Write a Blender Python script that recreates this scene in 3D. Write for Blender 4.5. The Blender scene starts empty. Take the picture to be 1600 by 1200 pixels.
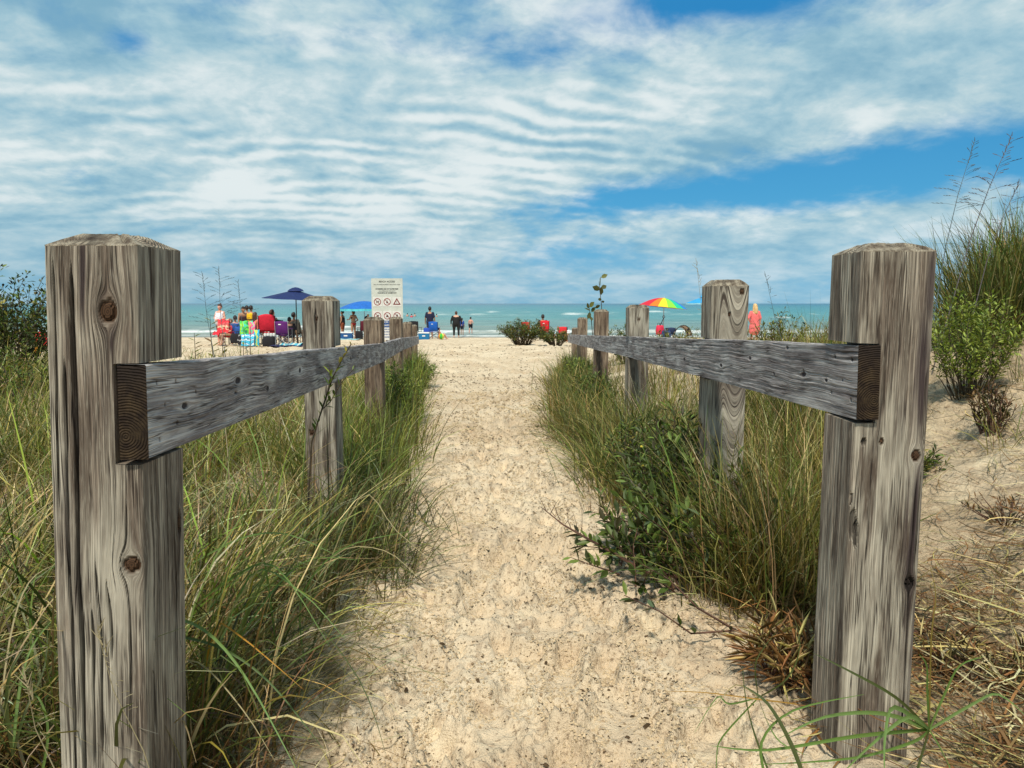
import bpy, math, random
import numpy as np
from mathutils import Vector, Matrix

random.seed(7)
RNG = np.random.default_rng(11)
SC = bpy.context.scene
COL = SC.collection
R = math.radians

# ------------------------------------------------------------------ camera
H = 2.4                       # eye height above lake level
F = 1200.0                    # focal length in pixels of a 1600 x 1200 frame
PITCH = math.atan(126 / F)
cd = bpy.data.cameras.new('camera'); cam = bpy.data.objects.new('camera', cd); COL.objects.link(cam)
cd.sensor_width = 36.0; cd.lens = 36.0 * F / 1600; cd.clip_start = 0.02; cd.clip_end = 20000
cam.location = (0, 0, H); cam.rotation_euler = (math.pi / 2 - PITCH, 0, 0)
SC.camera = cam

# ------------------------------------------------------------------ sky and sun
SUN_EL, SUN_AZ = R(57), R(-167)       # azimuth measured from +Y (view) towards +X
sdir = Vector((math.sin(SUN_AZ) * math.cos(SUN_EL), math.cos(SUN_AZ) * math.cos(SUN_EL), math.sin(SUN_EL)))
sl = bpy.data.lights.new('sun', 'SUN'); sl.energy = 4.3; sl.angle = R(5); sl.color = (1.0, .92, .78)
so = bpy.data.objects.new('sun', sl); COL.objects.link(so)
so.rotation_euler = sdir.to_track_quat('Z', 'Y').to_euler()
SC.view_settings.view_transform = 'Standard'; SC.view_settings.look = 'None'
SC.view_settings.exposure = 0.0; SC.view_settings.gamma = 1.0


class NT:
    """small node helper"""
    def __init__(s, tree): s.t = tree; s.n = tree.nodes; s.l = tree.links
    def new(s, typ, **kw):
        n = s.n.new(typ)
        for k, v in kw.items(): setattr(n, k, v)
        return n
    def put(s, sock, v):
        if v is None: return
        if isinstance(v, bpy.types.NodeSocket): s.l.new(v, sock)
        else:
            if hasattr(sock, 'default_value'):
                try: sock.default_value = v
                except Exception: sock.default_value = tuple(v) + (1.0,)
    def m(s, op, a, b=None, c=None, clamp=False):
        n = s.new('ShaderNodeMath', operation=op, use_clamp=clamp)
        s.put(n.inputs[0], a); s.put(n.inputs[1], b); s.put(n.inputs[2], c)
        return n.outputs[0]
    def vm(s, op, a, b=None):
        n = s.new('ShaderNodeVectorMath', operation=op)
        s.put(n.inputs[0], a)
        if op == 'SCALE': s.put(n.inputs['Scale'], b)
        else: s.put(n.inputs[1], b)
        return n.outputs[0]
    def xyz(s, x=0, y=0, z=0):
        n = s.new('ShaderNodeCombineXYZ')
        s.put(n.inputs[0], x); s.put(n.inputs[1], y); s.put(n.inputs[2], z)
        return n.outputs[0]
    def sep(s, v):
        n = s.new('ShaderNodeSeparateXYZ'); s.put(n.inputs[0], v); return n.outputs
    def noise(s, vec, scale=5, detail=2, rough=.5, dist=0, lac=2.0):
        n = s.new('ShaderNodeTexNoise'); s.put(n.inputs['Vector'], vec)
        n.inputs['Scale'].default_value = scale; n.inputs['Detail'].default_value = detail
        n.inputs['Roughness'].default_value = rough; n.inputs['Distortion'].default_value = dist
        n.inputs['Lacunarity'].default_value = lac
        return n.outputs['Fac']
    def ramp(s, f, stops, interp='LINEAR'):
        n = s.new('ShaderNodeValToRGB'); s.put(n.inputs[0], f)
        cr = n.color_ramp; cr.interpolation = interp
        while len(cr.elements) < len(stops): cr.elements.new(.5)
        for e, (p, c) in zip(cr.elements, stops):
            e.position = p; e.color = (c, c, c, 1) if isinstance(c, (int, float)) else tuple(c) + (1,)
        return n.outputs[0]
    def step(s, f, a, b):
        n = s.new('ShaderNodeMapRange', interpolation_type='SMOOTHSTEP')
        s.put(n.inputs['Value'], f); s.put(n.inputs['From Min'], a); s.put(n.inputs['From Max'], b)
        return n.outputs[0]
    def mix(s, f, a, b, mode='MIX'):
        n = s.new('ShaderNodeMix', data_type='RGBA', blend_type=mode)
        s.put(n.inputs[0], f)
        for k, v in ((6, a), (7, b)):
            if isinstance(v, bpy.types.NodeSocket): s.l.new(v, n.inputs[k])
            else: n.inputs[k].default_value = tuple(v)[:3] + (1,)
        return n.outputs[2]
    def attr(s, name, out='Fac'):
        n = s.new('ShaderNodeAttribute'); n.attribute_name = name; return n.outputs[out]


def make_world():
    w = bpy.data.worlds.new('World'); SC.world = w; w.use_nodes = True
    t = NT(w.node_tree); t.n.clear()
    sky = t.new('ShaderNodeTexSky', sky_type='NISHITA')
    sky.sun_disc = False; sky.sun_elevation = SUN_EL; sky.sun_rotation = SUN_AZ
    sky.altitude = 200; sky.air_density = 1.0; sky.dust_density = .6; sky.ozone_density = 2.0
    g = t.new('ShaderNodeTexCoord').outputs['Generated']
    d = t.sep(t.vm('NORMALIZE', g))
    X, Y, Z = d[0], d[1], d[2]
    el = t.m('MAXIMUM', Z, 0.0)
    q = t.m('ADD', el, 0.055)
    u = t.m('DIVIDE', X, q); v = t.m('DIVIDE', Y, q)
    # azimuth and elevation in degrees
    az = t.m('MULTIPLY', t.m('ARCTAN2', X, Y), 57.2958)
    eld = t.m('MULTIPLY', t.m('ARCSINE', Z), 57.2958)
    def blob(a, e, ra, re):
        dx = t.m('DIVIDE', t.m('SUBTRACT', az, a), ra); dy = t.m('DIVIDE', t.m('SUBTRACT', eld, e), re)
        return t.m('EXPONENT', t.m('MULTIPLY', t.m('ADD', t.m('MULTIPLY', dx, dx), t.m('MULTIPLY', dy, dy)), -1.0))
    q2 = t.m('ADD', el, 0.28); u2 = t.m('DIVIDE', X, q2); v2 = t.m('DIVIDE', Y, q2)
    rot = lambda a, b_, c: t.m('ADD', t.m('MULTIPLY', a, math.cos(c)), t.m('MULTIPLY', b_, math.sin(c)))
    us, vs = rot(u2, v2, .22), rot(v2, u2, -.22)
    big = t.noise(t.xyz(us, vs, 3.1), 1.7, 5, .52, .3)
    mid = t.noise(t.xyz(us, t.m('MULTIPLY', vs, 1.0), 7.7), 5.0, 7, .55, .3)
    fine = t.noise(t.xyz(us, t.m('MULTIPLY', vs, 1.0), 1.7), 17, 6, .6, .4)
    # rolls that run across the view, closer together towards the horizon
    wv = t.noise(t.xyz(us, t.m('MULTIPLY', vs, .8), 2), 2.6, 4, .55)
    ph = t.m('ADD', t.m('MULTIPLY', vs, 78.), t.m('MULTIPLY', wv, 17.0))
    rip = t.m('MULTIPLY_ADD', t.m('SINE', ph), .5, .5)
    ripm = t.m('MULTIPLY', t.m('ADD', blob(-16, 10.5, 26, 5.5), t.m('MULTIPLY', blob(4, 13, 14, 4), .5)), t.step(t.noise(t.xyz(us, vs, 12.), 3.2, 3), .36, .60))
    fac = t.m('ADD', t.m('MULTIPLY', big, .75), t.m('ADD', t.m('MULTIPLY', mid, .55), t.m('MULTIPLY', fine, .16)))
    fac = t.m('ADD', fac, t.m('MULTIPLY', t.m('MULTIPLY', t.m('SUBTRACT', rip, .5), ripm), .12))
    bias = [(blob(-14, 11, 30, 9), .17), (blob(12, 13.5, 18, 4.5), .16), (blob(30, 15, 14, 3.5), .22), (blob(20, 7.8, 15, 1.7), -.27), (blob(33, 9.9, 10, 1.9), -.27), (blob(-1.4, 3.35, .42, .34), .5), (blob(-30, 17.5, 9, 4), .05),
            (blob(9, 7.0, 9, 1.7), -.17), (blob(15, 20.2, 7, 1.3), -.30), (blob(-25.5, 16.2, 1.5, .8), -.30), (blob(-10, 17.5, 6, 1.8), -.15), (blob(-31, 16.0, 5, 1.5), -.10),
            (blob(1, 17, 9, 2.4), -.13), (blob(4, 4.0, 8, 1.3), -.14), (blob(28, 5.0, 13, 1.5), .12), (blob(-20, 5.5, 18, 2.6), .08), (blob(5, 11.3, 8, 1.0), -.10)]
    for bb, k in bias: fac = t.m('ADD', fac, t.m('MULTIPLY', bb, k))
    cover = t.m('MULTIPLY', t.step(fac, .47, .83), .96)
    sh = t.noise(t.xyz(us, t.m('MULTIPLY', vs, 1.0), 21.0), 3.6, 7, .58, .3)
    sh2 = t.m('ADD', t.m('ADD', t.m('MULTIPLY', sh, .62), t.m('MULTIPLY', mid, .30)), t.m('ADD', t.m('MULTIPLY', fine, .14), t.m('MULTIPLY', t.m('MULTIPLY', t.m('SUBTRACT', rip, .5), ripm), .17)))
    for bb, k in ((blob(-8, 11, 20, 7), .045), (blob(-33, 18, 10, 5), -.11), (blob(34, 19.5, 9, 3), -.06), (blob(-30, 5, 14, 3), -.03)): sh2 = t.m('ADD', sh2, t.m('MULTIPLY', bb, k))
    white = t.ramp(t.step(sh2, .35, .68), [(0, (2.3, 4.4, 5.7)), (.35, (3.7, 5.7, 6.6)), (.68, (5.4, 6.9, 7.3)), (1, (7.9, 8.6, 8.6))])
    skyc = t.mix(1.0, sky.outputs[0], (.30, .72, 1.02), 'MULTIPLY')
    lift = t.mix(t.step(eld, 19, 0), (0.30, 2.5, 5.6), (1.0, 4.3, 7.1))
    skyc = t.mix(.92, skyc, lift)
    colr = t.mix(cover, skyc, white)
    veil = t.m('MULTIPLY', t.step(eld, 8, 0), .55)
    colr = t.mix(veil, colr, t.mix(t.step(az, -20, 25), (2.3, 4.5, 6.0), (2.6, 5.2, 7.1)))
    colr = t.mix(t.step(eld, .5, -3.0), colr, (1.9, 2.6, 2.6))
    bg = t.new('ShaderNodeBackground'); t.put(bg.inputs[0], colr); bg.inputs[1].default_value = .1
    out = t.new('ShaderNodeOutputWorld'); t.l.new(bg.outputs[0], out.inputs[0])
make_world()

# ------------------------------------------------------------------ helpers
def P(px, py, D):
    """point at distance D (metres along +Y) that the photo shows at pixel px, py"""
    a = (px - 800) / F; b = (600 - py) / F
    cy = math.cos(PITCH) + b * math.sin(PITCH); cz = -math.sin(PITCH) + b * math.cos(PITCH)
    k = D / cy
    return Vector((a * k, D, cz * k + H))

def hsh(ix, iy, seed):
    h = (ix.astype(np.int64) * 374761393 + iy.astype(np.int64) * 668265263 + seed * 974634777) & 0xffffffff
    h = ((h ^ (h >> 13)) * 1274126177) & 0xffffffff
    return ((h ^ (h >> 16)) & 0xffff) / 65535.0

def vnoise(x, y, seed=0):
    x = np.asarray(x, float); y = np.asarray(y, float)
    x0 = np.floor(x); y0 = np.floor(y); fx = x - x0; fy = y - y0
    fx = fx * fx * fx * (fx * (fx * 6 - 15) + 10); fy = fy * fy * fy * (fy * (fy * 6 - 15) + 10)
    a = hsh(x0, y0, seed); b = hsh(x0 + 1, y0, seed); c = hsh(x0, y0 + 1, seed); d = hsh(x0 + 1, y0 + 1, seed)
    return (a + (b - a) * fx) + ((c + (d - c) * fx) - (a + (b - a) * fx)) * fy

def fbm(x, y, oct=4, seed=0, gain=.5):
    s = 0; a = 1; n = 0
    for i in range(oct):
        c, k = math.cos(.6 * i), math.sin(.6 * i)
        s = s + a * vnoise((x * c - y * k) * 2.03 ** i, (x * k + y * c) * 2.03 ** i, seed + i * 17); n += a; a *= gain
    return s / n

def sstep(a, b, x):
    t = np.clip((x - a) / (b - a), 0, 1); return t * t * (3 - 2 * t)

def set_attr(me, name, arr, typ='FLOAT'):
    a = me.attributes.new(name, typ, 'POINT')
    arr = np.ascontiguousarray(arr, np.float32).ravel()
    a.data.foreach_set({'FLOAT': 'value', 'FLOAT_COLOR': 'color'}[typ], arr)

def np_mesh(name, verts, quads, mats=(), smooth=True, attrs=None, midx=None, tris=False):
    me = bpy.data.meshes.new(name)
    verts = np.ascontiguousarray(verts, np.float32).reshape(-1, 3); quads = np.ascontiguousarray(quads, np.int32)
    k = quads.shape[1]; n = len(quads)
    me.vertices.add(len(verts)); me.vertices.foreach_set('co', verts.ravel())
    me.loops.add(n * k); me.loops.foreach_set('vertex_index', quads.ravel())
    me.polygons.add(n)
    me.polygons.foreach_set('loop_start', np.arange(0, n * k, k, dtype=np.int32))
    me.polygons.foreach_set('use_smooth', np.full(n, smooth))
    for m in mats: me.materials.append(m)
    if midx is not None: me.polygons.foreach_set('material_index', np.ascontiguousarray(midx, np.int32))
    me.update(calc_edges=True)
    for nm, (arr, typ) in (attrs or {}).items(): set_attr(me, nm, arr, typ)
    return me

def link(name, me, parent=None, loc=None, rot=None):
    o = bpy.data.objects.new(name, me); COL.objects.link(o)
    if parent is not None: o.parent = parent
    if loc is not None: o.location = loc
    if rot is not None: o.rotation_euler = rot
    return o

def tag(o, label=None, cat=None, group=None, kind=None):
    if label: o['label'] = label
    if cat: o['category'] = cat
    if group: o['group'] = group
    if kind: o['kind'] = kind
    return o

def thing(name, label, cat, loc=(0, 0, 0), rz=0, group=None, s=1):
    o = link(name, None, loc=loc, rot=(0, 0, rz)); o.scale = (s, s, s)
    return tag(o, label, cat, group)

class MB:
    """collects simple solids and links them as one mesh object"""
    def __init__(s): s.v = []; s.f = []; s.mi = []
    def add(s, vs, fs, mi=0):
        o = len(s.v); s.v += [tuple(v) for v in vs]; s.f += [tuple(i + o for i in f) for f in fs]; s.mi += [mi] * len(fs); return s
    def box(s, c, d, rot=None, mi=0, taper=1.0):
        x, y, z = d[0] / 2, d[1] / 2, d[2] / 2
        vs = [Vector((a * x * (taper if e > 0 else 1), b * y * (taper if e > 0 else 1), e * z)) for e in (-1, 1) for b in (-1, 1) for a in (-1, 1)]
        if rot is not None:
            m = rot if isinstance(rot, Matrix) else Matrix.Rotation(rot, 3, 'Z'); vs = [m @ v for v in vs]
        vs = [v + Vector(c) for v in vs]
        return s.add(vs, [(0, 2, 3, 1), (4, 5, 7, 6), (0, 1, 5, 4), (2, 6, 7, 3), (0, 4, 6, 2), (1, 3, 7, 5)], mi)
    def tube(s, pts, rad, n=6, mi=0, cap=True):
        pts = [Vector(p) for p in pts]
        if not isinstance(rad, (list, tuple)): rad = [rad] * len(pts)
        vs = []; fs = []
        for i, p in enumerate(pts):
            d = (pts[min(i + 1, len(pts) - 1)] - pts[max(i - 1, 0)])
            d = d.normalized() if d.length > 1e-9 else Vector((0, 0, 1))
            a = d.cross(Vector((.31, .17, .93))).normalized(); b = d.cross(a)
            for k in range(n):
                t = 2 * math.pi * k / n; vs.append(p + (a * math.cos(t) + b * math.sin(t)) * rad[i])
        for i in range(len(pts) - 1):
            for k in range(n):
                j = (k + 1) % n; fs.append((i * n + k, i * n + j, (i + 1) * n + j, (i + 1) * n + k))
        if cap:
            fs.append(tuple(range(n - 1, -1, -1))); fs.append(tuple((len(pts) - 1) * n + k for k in range(n)))
        return s.add(vs, fs, mi)
    def lathe(s, prof, n=16, c=(0, 0, 0), mi=0, sx=1, sy=1):
        vs = []; fs = []
        for r, z in prof:
            for k in range(n):
                t = 2 * math.pi * k / n; vs.append((c[0] + r * sx * math.cos(t), c[1] + r * sy * math.sin(t), c[2] + z))
        for i in range(len(prof) - 1):
            for k in range(n):
                j = (k + 1) % n; fs.append((i * n + k, i * n + j, (i + 1) * n + j, (i + 1) * n + k))
        return s.add(vs, fs, mi)
    def mesh(s, name, mats, smooth=False):
        me = bpy.data.meshes.new(name); me.from_pydata(s.v, [], s.f)
        for m in (mats if isinstance(mats, (list, tuple)) else [mats]): me.materials.append(m)
        me.polygons.foreach_set('material_index', s.mi)
        me.polygons.foreach_set('use_smooth', [smooth] * len(s.f)); me.update(); return me
    def build(s, name, mats, parent=None, smooth=False, loc=None, rot=None):
        return link(name, s.mesh(name, mats, smooth), parent, loc, rot)

MATS = {}
def mat(name, col, rough=.7, metal=0, noise=.12, nscale=8.0, bump=0.0, spec=.4):
    if name in MATS: return MATS[name]
    m = bpy.data.materials.new(name); m.use_nodes = True; t = NT(m.node_tree); b = t.n['Principled BSDF']
    oc = t.new('ShaderNodeTexCoord').outputs['Object']
    f = t.noise(oc, nscale, 4, .6)
    c2 = tuple(max(0, c * (1 - noise * 2)) for c in col); c3 = tuple(min(1, c * (1 + noise)) for c in col)
    t.put(b.inputs['Base Color'], t.ramp(f, [(.3, c2), (.7, c3)]))
    b.inputs['Roughness'].default_value = rough; b.inputs['Metallic'].default_value = metal
    b.inputs['Specular IOR Level'].default_value = spec
    if bump:
        bn = t.new('ShaderNodeBump'); bn.inputs['Strength'].default_value = bump; bn.inputs['Distance'].default_value = .01
        t.put(bn.inputs['Height'], f); t.l.new(bn.outputs[0], b.inputs['Normal'])
    MATS[name] = m; return m

# ------------------------------------------------------------------ ground shape
_ys = np.array([-8, 0, 1.4, 3, 5, 8, 14, 25, 50, 56, 70, 200.]); _zs = np.array([-.90, -.90, -.925, -.93, -.955, -1.03, -1.2, -1.44, -2.20, -2.42, -2.9, -6.])
def ground(x, y):
    """large shape of the sand without the footprints; world z"""
    x = np.asarray(x, float); y = np.asarray(y, float)
    z = np.interp(y, _ys, _zs)
    near = 1 - sstep(9, 18, y)
    z = z - .10 * sstep(-.45, -.95, x) * sstep(1.4, 3.0, y) * (1 - sstep(5, 9, y))
    z = z + (1 - sstep(3.8, 6.5, y)) * .40 * sstep(.95, 2.4, x) + near * .10 * sstep(1.2, 3, x)
    z = z + .62 * np.exp(-(((x - 4.4) / 2.05) ** 2 + ((y - 5.8) / 2.6) ** 2))
    z = z + .12 * np.exp(-(((x - 2.9) / 1.2) ** 2 + ((y - 8.5) / 3.6) ** 2))
    z = z + .16 * sstep(1.2, 2.6, x) * np.exp(-((y - 14) / 6.) ** 2)
    z = z + .22 * np.exp(-(((x + 6.2) / 2.2) ** 2 + ((y - 9) / 3.) ** 2))
    off = sstep(.55, 1.3, np.abs(x + .05 - .02 * y))
    z = z + off * (fbm(x * 1.3, y * 1.3, 3, 5) - .5) * .11 * (1 - sstep(20, 40, y))
    z = z + (fbm(x * .35, y * .35, 2, 9) - .5) * .06
    return z + H
def gz(x, y): return float(ground(np.array([x]), np.array([y]))[0])

# path raster of footprints and kicked sand
RX0, RX1, RY0, RY1, RS = -1.9, 1.9, .2, 15.0, .0052
nx, ny = int((RX1 - RX0) / RS), int((RY1 - RY0) / RS)
gx = RX0 + (np.arange(nx) + .5) * RS; gy = RY0 + (np.arange(ny) + .5) * RS
def path_mid(y): return .02 - .018 * y
RH = np.zeros((ny, nx)); RD = np.zeros((ny, nx))
XX, YY = np.meshgrid(gx, gy)
dist = fbm(XX * 3.2, YY * 2.2, 3, 40)
cr = fbm(XX * 26, YY * 20, 3, 50, .6)
cr2 = vnoise(XX * 62, YY * 52, 60)
tr = np.exp(-((XX - path_mid(YY) + .20 + (vnoise(YY * 1.3, YY * 0, 8) - .5) * .25) / .13) ** 2) + np.exp(-((XX - path_mid(YY) - .22 + (vnoise(YY * 1.1, YY * 0, 9) - .5) * .3) / .13) ** 2)
cmask = np.clip(sstep(.42, .60, dist) * .75 + tr * .8, 0, 1)
RH += (np.abs(cr - .5) * -2 + .35) * .030 * (.2 + .8 * cmask)
RH += (cr2 - .5) * .016 * (.3 + .7 * cmask)
pn = fbm(XX * 44, YY * 34, 2, 61); RH -= sstep(.58, .70, pn) * .030 * (.25 + .8 * cmask); RH += sstep(.52, .60, vnoise(XX * 95, YY * 80, 63)) * .004 * (.2 + .8 * cmask)
RH += (fbm(XX * 7, YY * 6, 2, 33) - .5) * .022
pm = np.exp(-(np.abs(XX - path_mid(YY)) / .85) ** 4)
RH *= (.25 + .75 * pm)
FXY = []
for i in range(620):
    y = RY0 + (RY1 - RY0) * RNG.random() ** 1.25
    x = path_mid(y) + RNG.normal() * .30
    a = RNG.normal() * .35; L = RNG.uniform(.085, .135); W = L * RNG.uniform(.38, .5)
    dp = RNG.uniform(.016, .038)
    i0 = int((x - RX0 - .3) / RS); j0 = int((y - RY0 - .3) / RS); k = int(.6 / RS)
    i1, j1 = min(nx, i0 + k), min(ny, j0 + k); i0, j0 = max(0, i0), max(0, j0)
    if i0 >= i1 or j0 >= j1: continue
    XX, YY = np.meshgrid(gx[i0:i1] - x, gy[j0:j1] - y)
    U = (XX * math.cos(a) - YY * math.sin(a)) / W; V = (XX * math.sin(a) + YY * math.cos(a)) / L
    U = U + .18 * np.sign(V) * np.exp(-V * V * 2)
    r = np.sqrt(U * U + V * V) + (vnoise(XX * 40 + i, YY * 40, i) - .5) * .45
    blk = RH[j0:j1, i0:i1]
    ins = 1 - sstep(.72, 1.08, r)
    base = blk.mean(); old = blk.copy()
    blk += ins * .85 * (base - dp * (1 + .35 * V) - old) + ins * (vnoise(XX * 55, YY * 55, i + 3) - .5) * .006
    blk += np.exp(-((r - 1.20) / .20) ** 2) * dp * .42

def micro(x, y):
    i = (x - RX0) / RS - .5; j = (y - RY0) / RS - .5
    ok = (i > 0) & (i < nx - 2) & (j > 0) & (j < ny - 2)
    ic = np.clip(i, 0, nx - 2).astype(int); jc = np.clip(j, 0, ny - 2).astype(int); fi = np.clip(i - ic, 0, 1); fj = np.clip(j - jc, 0, 1)
    a = RH[jc, ic] * (1 - fi) * (1 - fj) + RH[jc, ic + 1] * fi * (1 - fj) + RH[jc + 1, ic] * (1 - fi) * fj + RH[jc + 1, ic + 1] * fi * fj
    edge = np.minimum(1, np.minimum(np.minimum(i, nx - 2 - i) / 40, np.minimum(j, ny - 2 - j) / 60)) * ok
    edge = np.maximum(edge, 0)
    out = (fbm(x * 9, y * 9, 4, 71, .65) - .5) * .085 - np.abs(fbm(x * 4, y * 7, 3, 75, .6) - .5) * .12 + (fbm(x * 30, y * 30, 2, 72) - .5) * .010
    far = (fbm(x * 2.6, y * 2.0, 4, 73, .6) - .5) * .13 * (1 - sstep(44, 52, y)) * sstep(8, 15, y)
    far = far + (np.abs(fbm(x * 5, y * 4, 3, 74, .6) - .5)) * -.14 * (1 - sstep(44, 52, y)) * sstep(6, 14, y)
    return a * edge + out * (1 - edge) * (1 - sstep(20, 50, y)) + far

def sand_material():
    m = bpy.data.materials.new('dry beach sand'); m.use_nodes = True; t = NT(m.node_tree); b = t.n['Principled BSDF']
    pos = t.new('ShaderNodeNewGeometry').outputs['Position']
    big = t.noise(pos, .9, 4, .6); mid = t.noise(pos, 9, 5, .65); gr = t.noise(pos, 900, 2, .7); deb_shade = t.noise(pos, 70, 5, .75)
    deb_shade2 = t.noise(pos, 26, 4, .7, 1.0)
    c = t.mix(t.step(big, .35, .65), (.58, .45, .30), (.73, .60, .425))
    c = t.mix(t.m('MULTIPLY', t.step(mid, .50, .74), .45), c, (.44, .335, .225))
    c = t.mix(t.m('MULTIPLY', t.step(gr, .55, .75), .35), c, (.26, .19, .13))
    c = t.mix(t.m('MULTIPLY', t.step(deb_shade, .56, .62), .7), c, (.15, .095, .055))  # debris specks that also paint the small shade marks of rough sand
    c = t.mix(t.m('MULTIPLY', t.step(deb_shade2, .60, .68), .45), c, (.27, .18, .11))
    lit = t.attr('litter_shade')
    lc = t.mix(t.step(t.noise(pos, 45, 4, .7), .35, .65), (.085, .058, .032), (.38, .29, .17))
    c = t.mix(t.m('MULTIPLY', lit, .75), c, lc)  # plant litter, darkened to paint in the shaded gaps under the grass
    el_ = t.noise(t.vm('MULTIPLY', pos, (1.0, .75, 1.0)), 15, 4, .62, .8)
    c = t.mix(t.m('MULTIPLY', t.step(el_, .57, .66), .5), c, (.30, .20, .12))  # elongated dark marks, painted in place of shade in small dips
    hi = t.noise(pos, 6, 4, .6)
    c = t.mix(t.m('MULTIPLY', t.step(hi, .52, .70), .5), c, (.80, .68, .47))
    wet = t.attr('wet')
    c = t.mix(t.m('MULTIPLY', wet, .8), c, (.24, .19, .13))
    t.put(b.inputs['Base Color'], c)
    t.put(b.inputs['Roughness'], t.m('SUBTRACT', .95, t.m('MULTIPLY', wet, .65)))
    b.inputs['Specular IOR Level'].default_value = .25
    hgt = t.m('ADD', t.m('ADD', t.m('MULTIPLY', t.noise(pos, 75, 4, .7), .8), t.m('MULTIPLY', t.noise(pos, 24, 4, .65), 1.6)), t.m('MULTIPLY', t.noise(pos, 420, 2, .6), .25))
    bn = t.new('ShaderNodeBump'); bn.inputs['Strength'].default_value = 1.0; bn.inputs['Distance'].default_value = .011
    t.put(bn.inputs['Height'], hgt); t.l.new(bn.outputs[0], b.inputs['Normal'])
    return m

def left_edge(y): return np.interp(y, [0, 1.3, 2.8, 4.6, 9, 14, 15], [-.22, -.29, -.42, -.60, -1.08, -1.7, -1.9])
def right_edge(y): return np.interp(y, [0, 1.35, 2.0, 2.6, 3.9, 6, 9.5, 14], [.50, .50, .55, .44, .41, .32, .50, .98])

def build_ground():
    ys = np.concatenate([np.arange(-6, .7, .15), .7 * np.exp(np.arange(0, 1, 1 / 520.) * math.log(6 / .7)), 6 * np.exp(np.arange(0, 1, 1 / 280.) * math.log(75 / 6.)), [80, 100, 160, 240]])
    s = np.linspace(-1, 1, 391); s = s * .80 + .20 * s ** 3
    w = np.maximum(1.9, ys * .86 + .9)
    S, Y = np.meshgrid(s, ys); X = S * w[:, None]
    ext = np.array([1.35, 2.2, 5., 30., 120.])
    Xe = w[:, None] * ext[None, :]
    X = np.concatenate([-Xe[:, ::-1], X, Xe], 1); Y = np.repeat(ys[:, None], X.shape[1], 1)
    X = X + 0
    Z = ground(X, Y) + micro(X, Y)
    shore = 49.2 + (vnoise(X * .12, Y * 0, 3) - .5) * 1.2
    wet = sstep(shore - 1.5, shore + .8, Y)
    lit = np.maximum(sstep(0.02, .22, left_edge(Y) - X + (fbm(X * 5, Y * 5, 2, 81) - .5) * .25), sstep(.05, .28, X - right_edge(Y) + (fbm(X * 5, Y * 5, 2, 82) - .5) * .3))
    lit = lit * (1 - sstep(15, 18, Y)) * (.35 + .65 * sstep(.35, .6, fbm(X * 1.8, Y * 1.8, 3, 83))) * (1 - .35 * sstep(1.15, 1.4, X) * (1 - sstep(3.2, 4.5, Y)))
    ny_, nx_ = X.shape
    idx = np.arange(nx_ * ny_).reshape(ny_, nx_)
    q = np.stack([idx[:-1, :-1], idx[:-1, 1:], idx[1:, 1:], idx[1:, :-1]], -1).reshape(-1, 4)
    me = np_mesh('sand_ground', np.stack([X, Y, Z], -1), q, [sand_material()], True, {'wet': (wet, 'FLOAT'), 'litter_shade': (lit, 'FLOAT')})
    tag(link('sand_ground', me), 'pale trodden beach sand of the path and dunes', None, None, 'structure')
build_ground()

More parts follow.
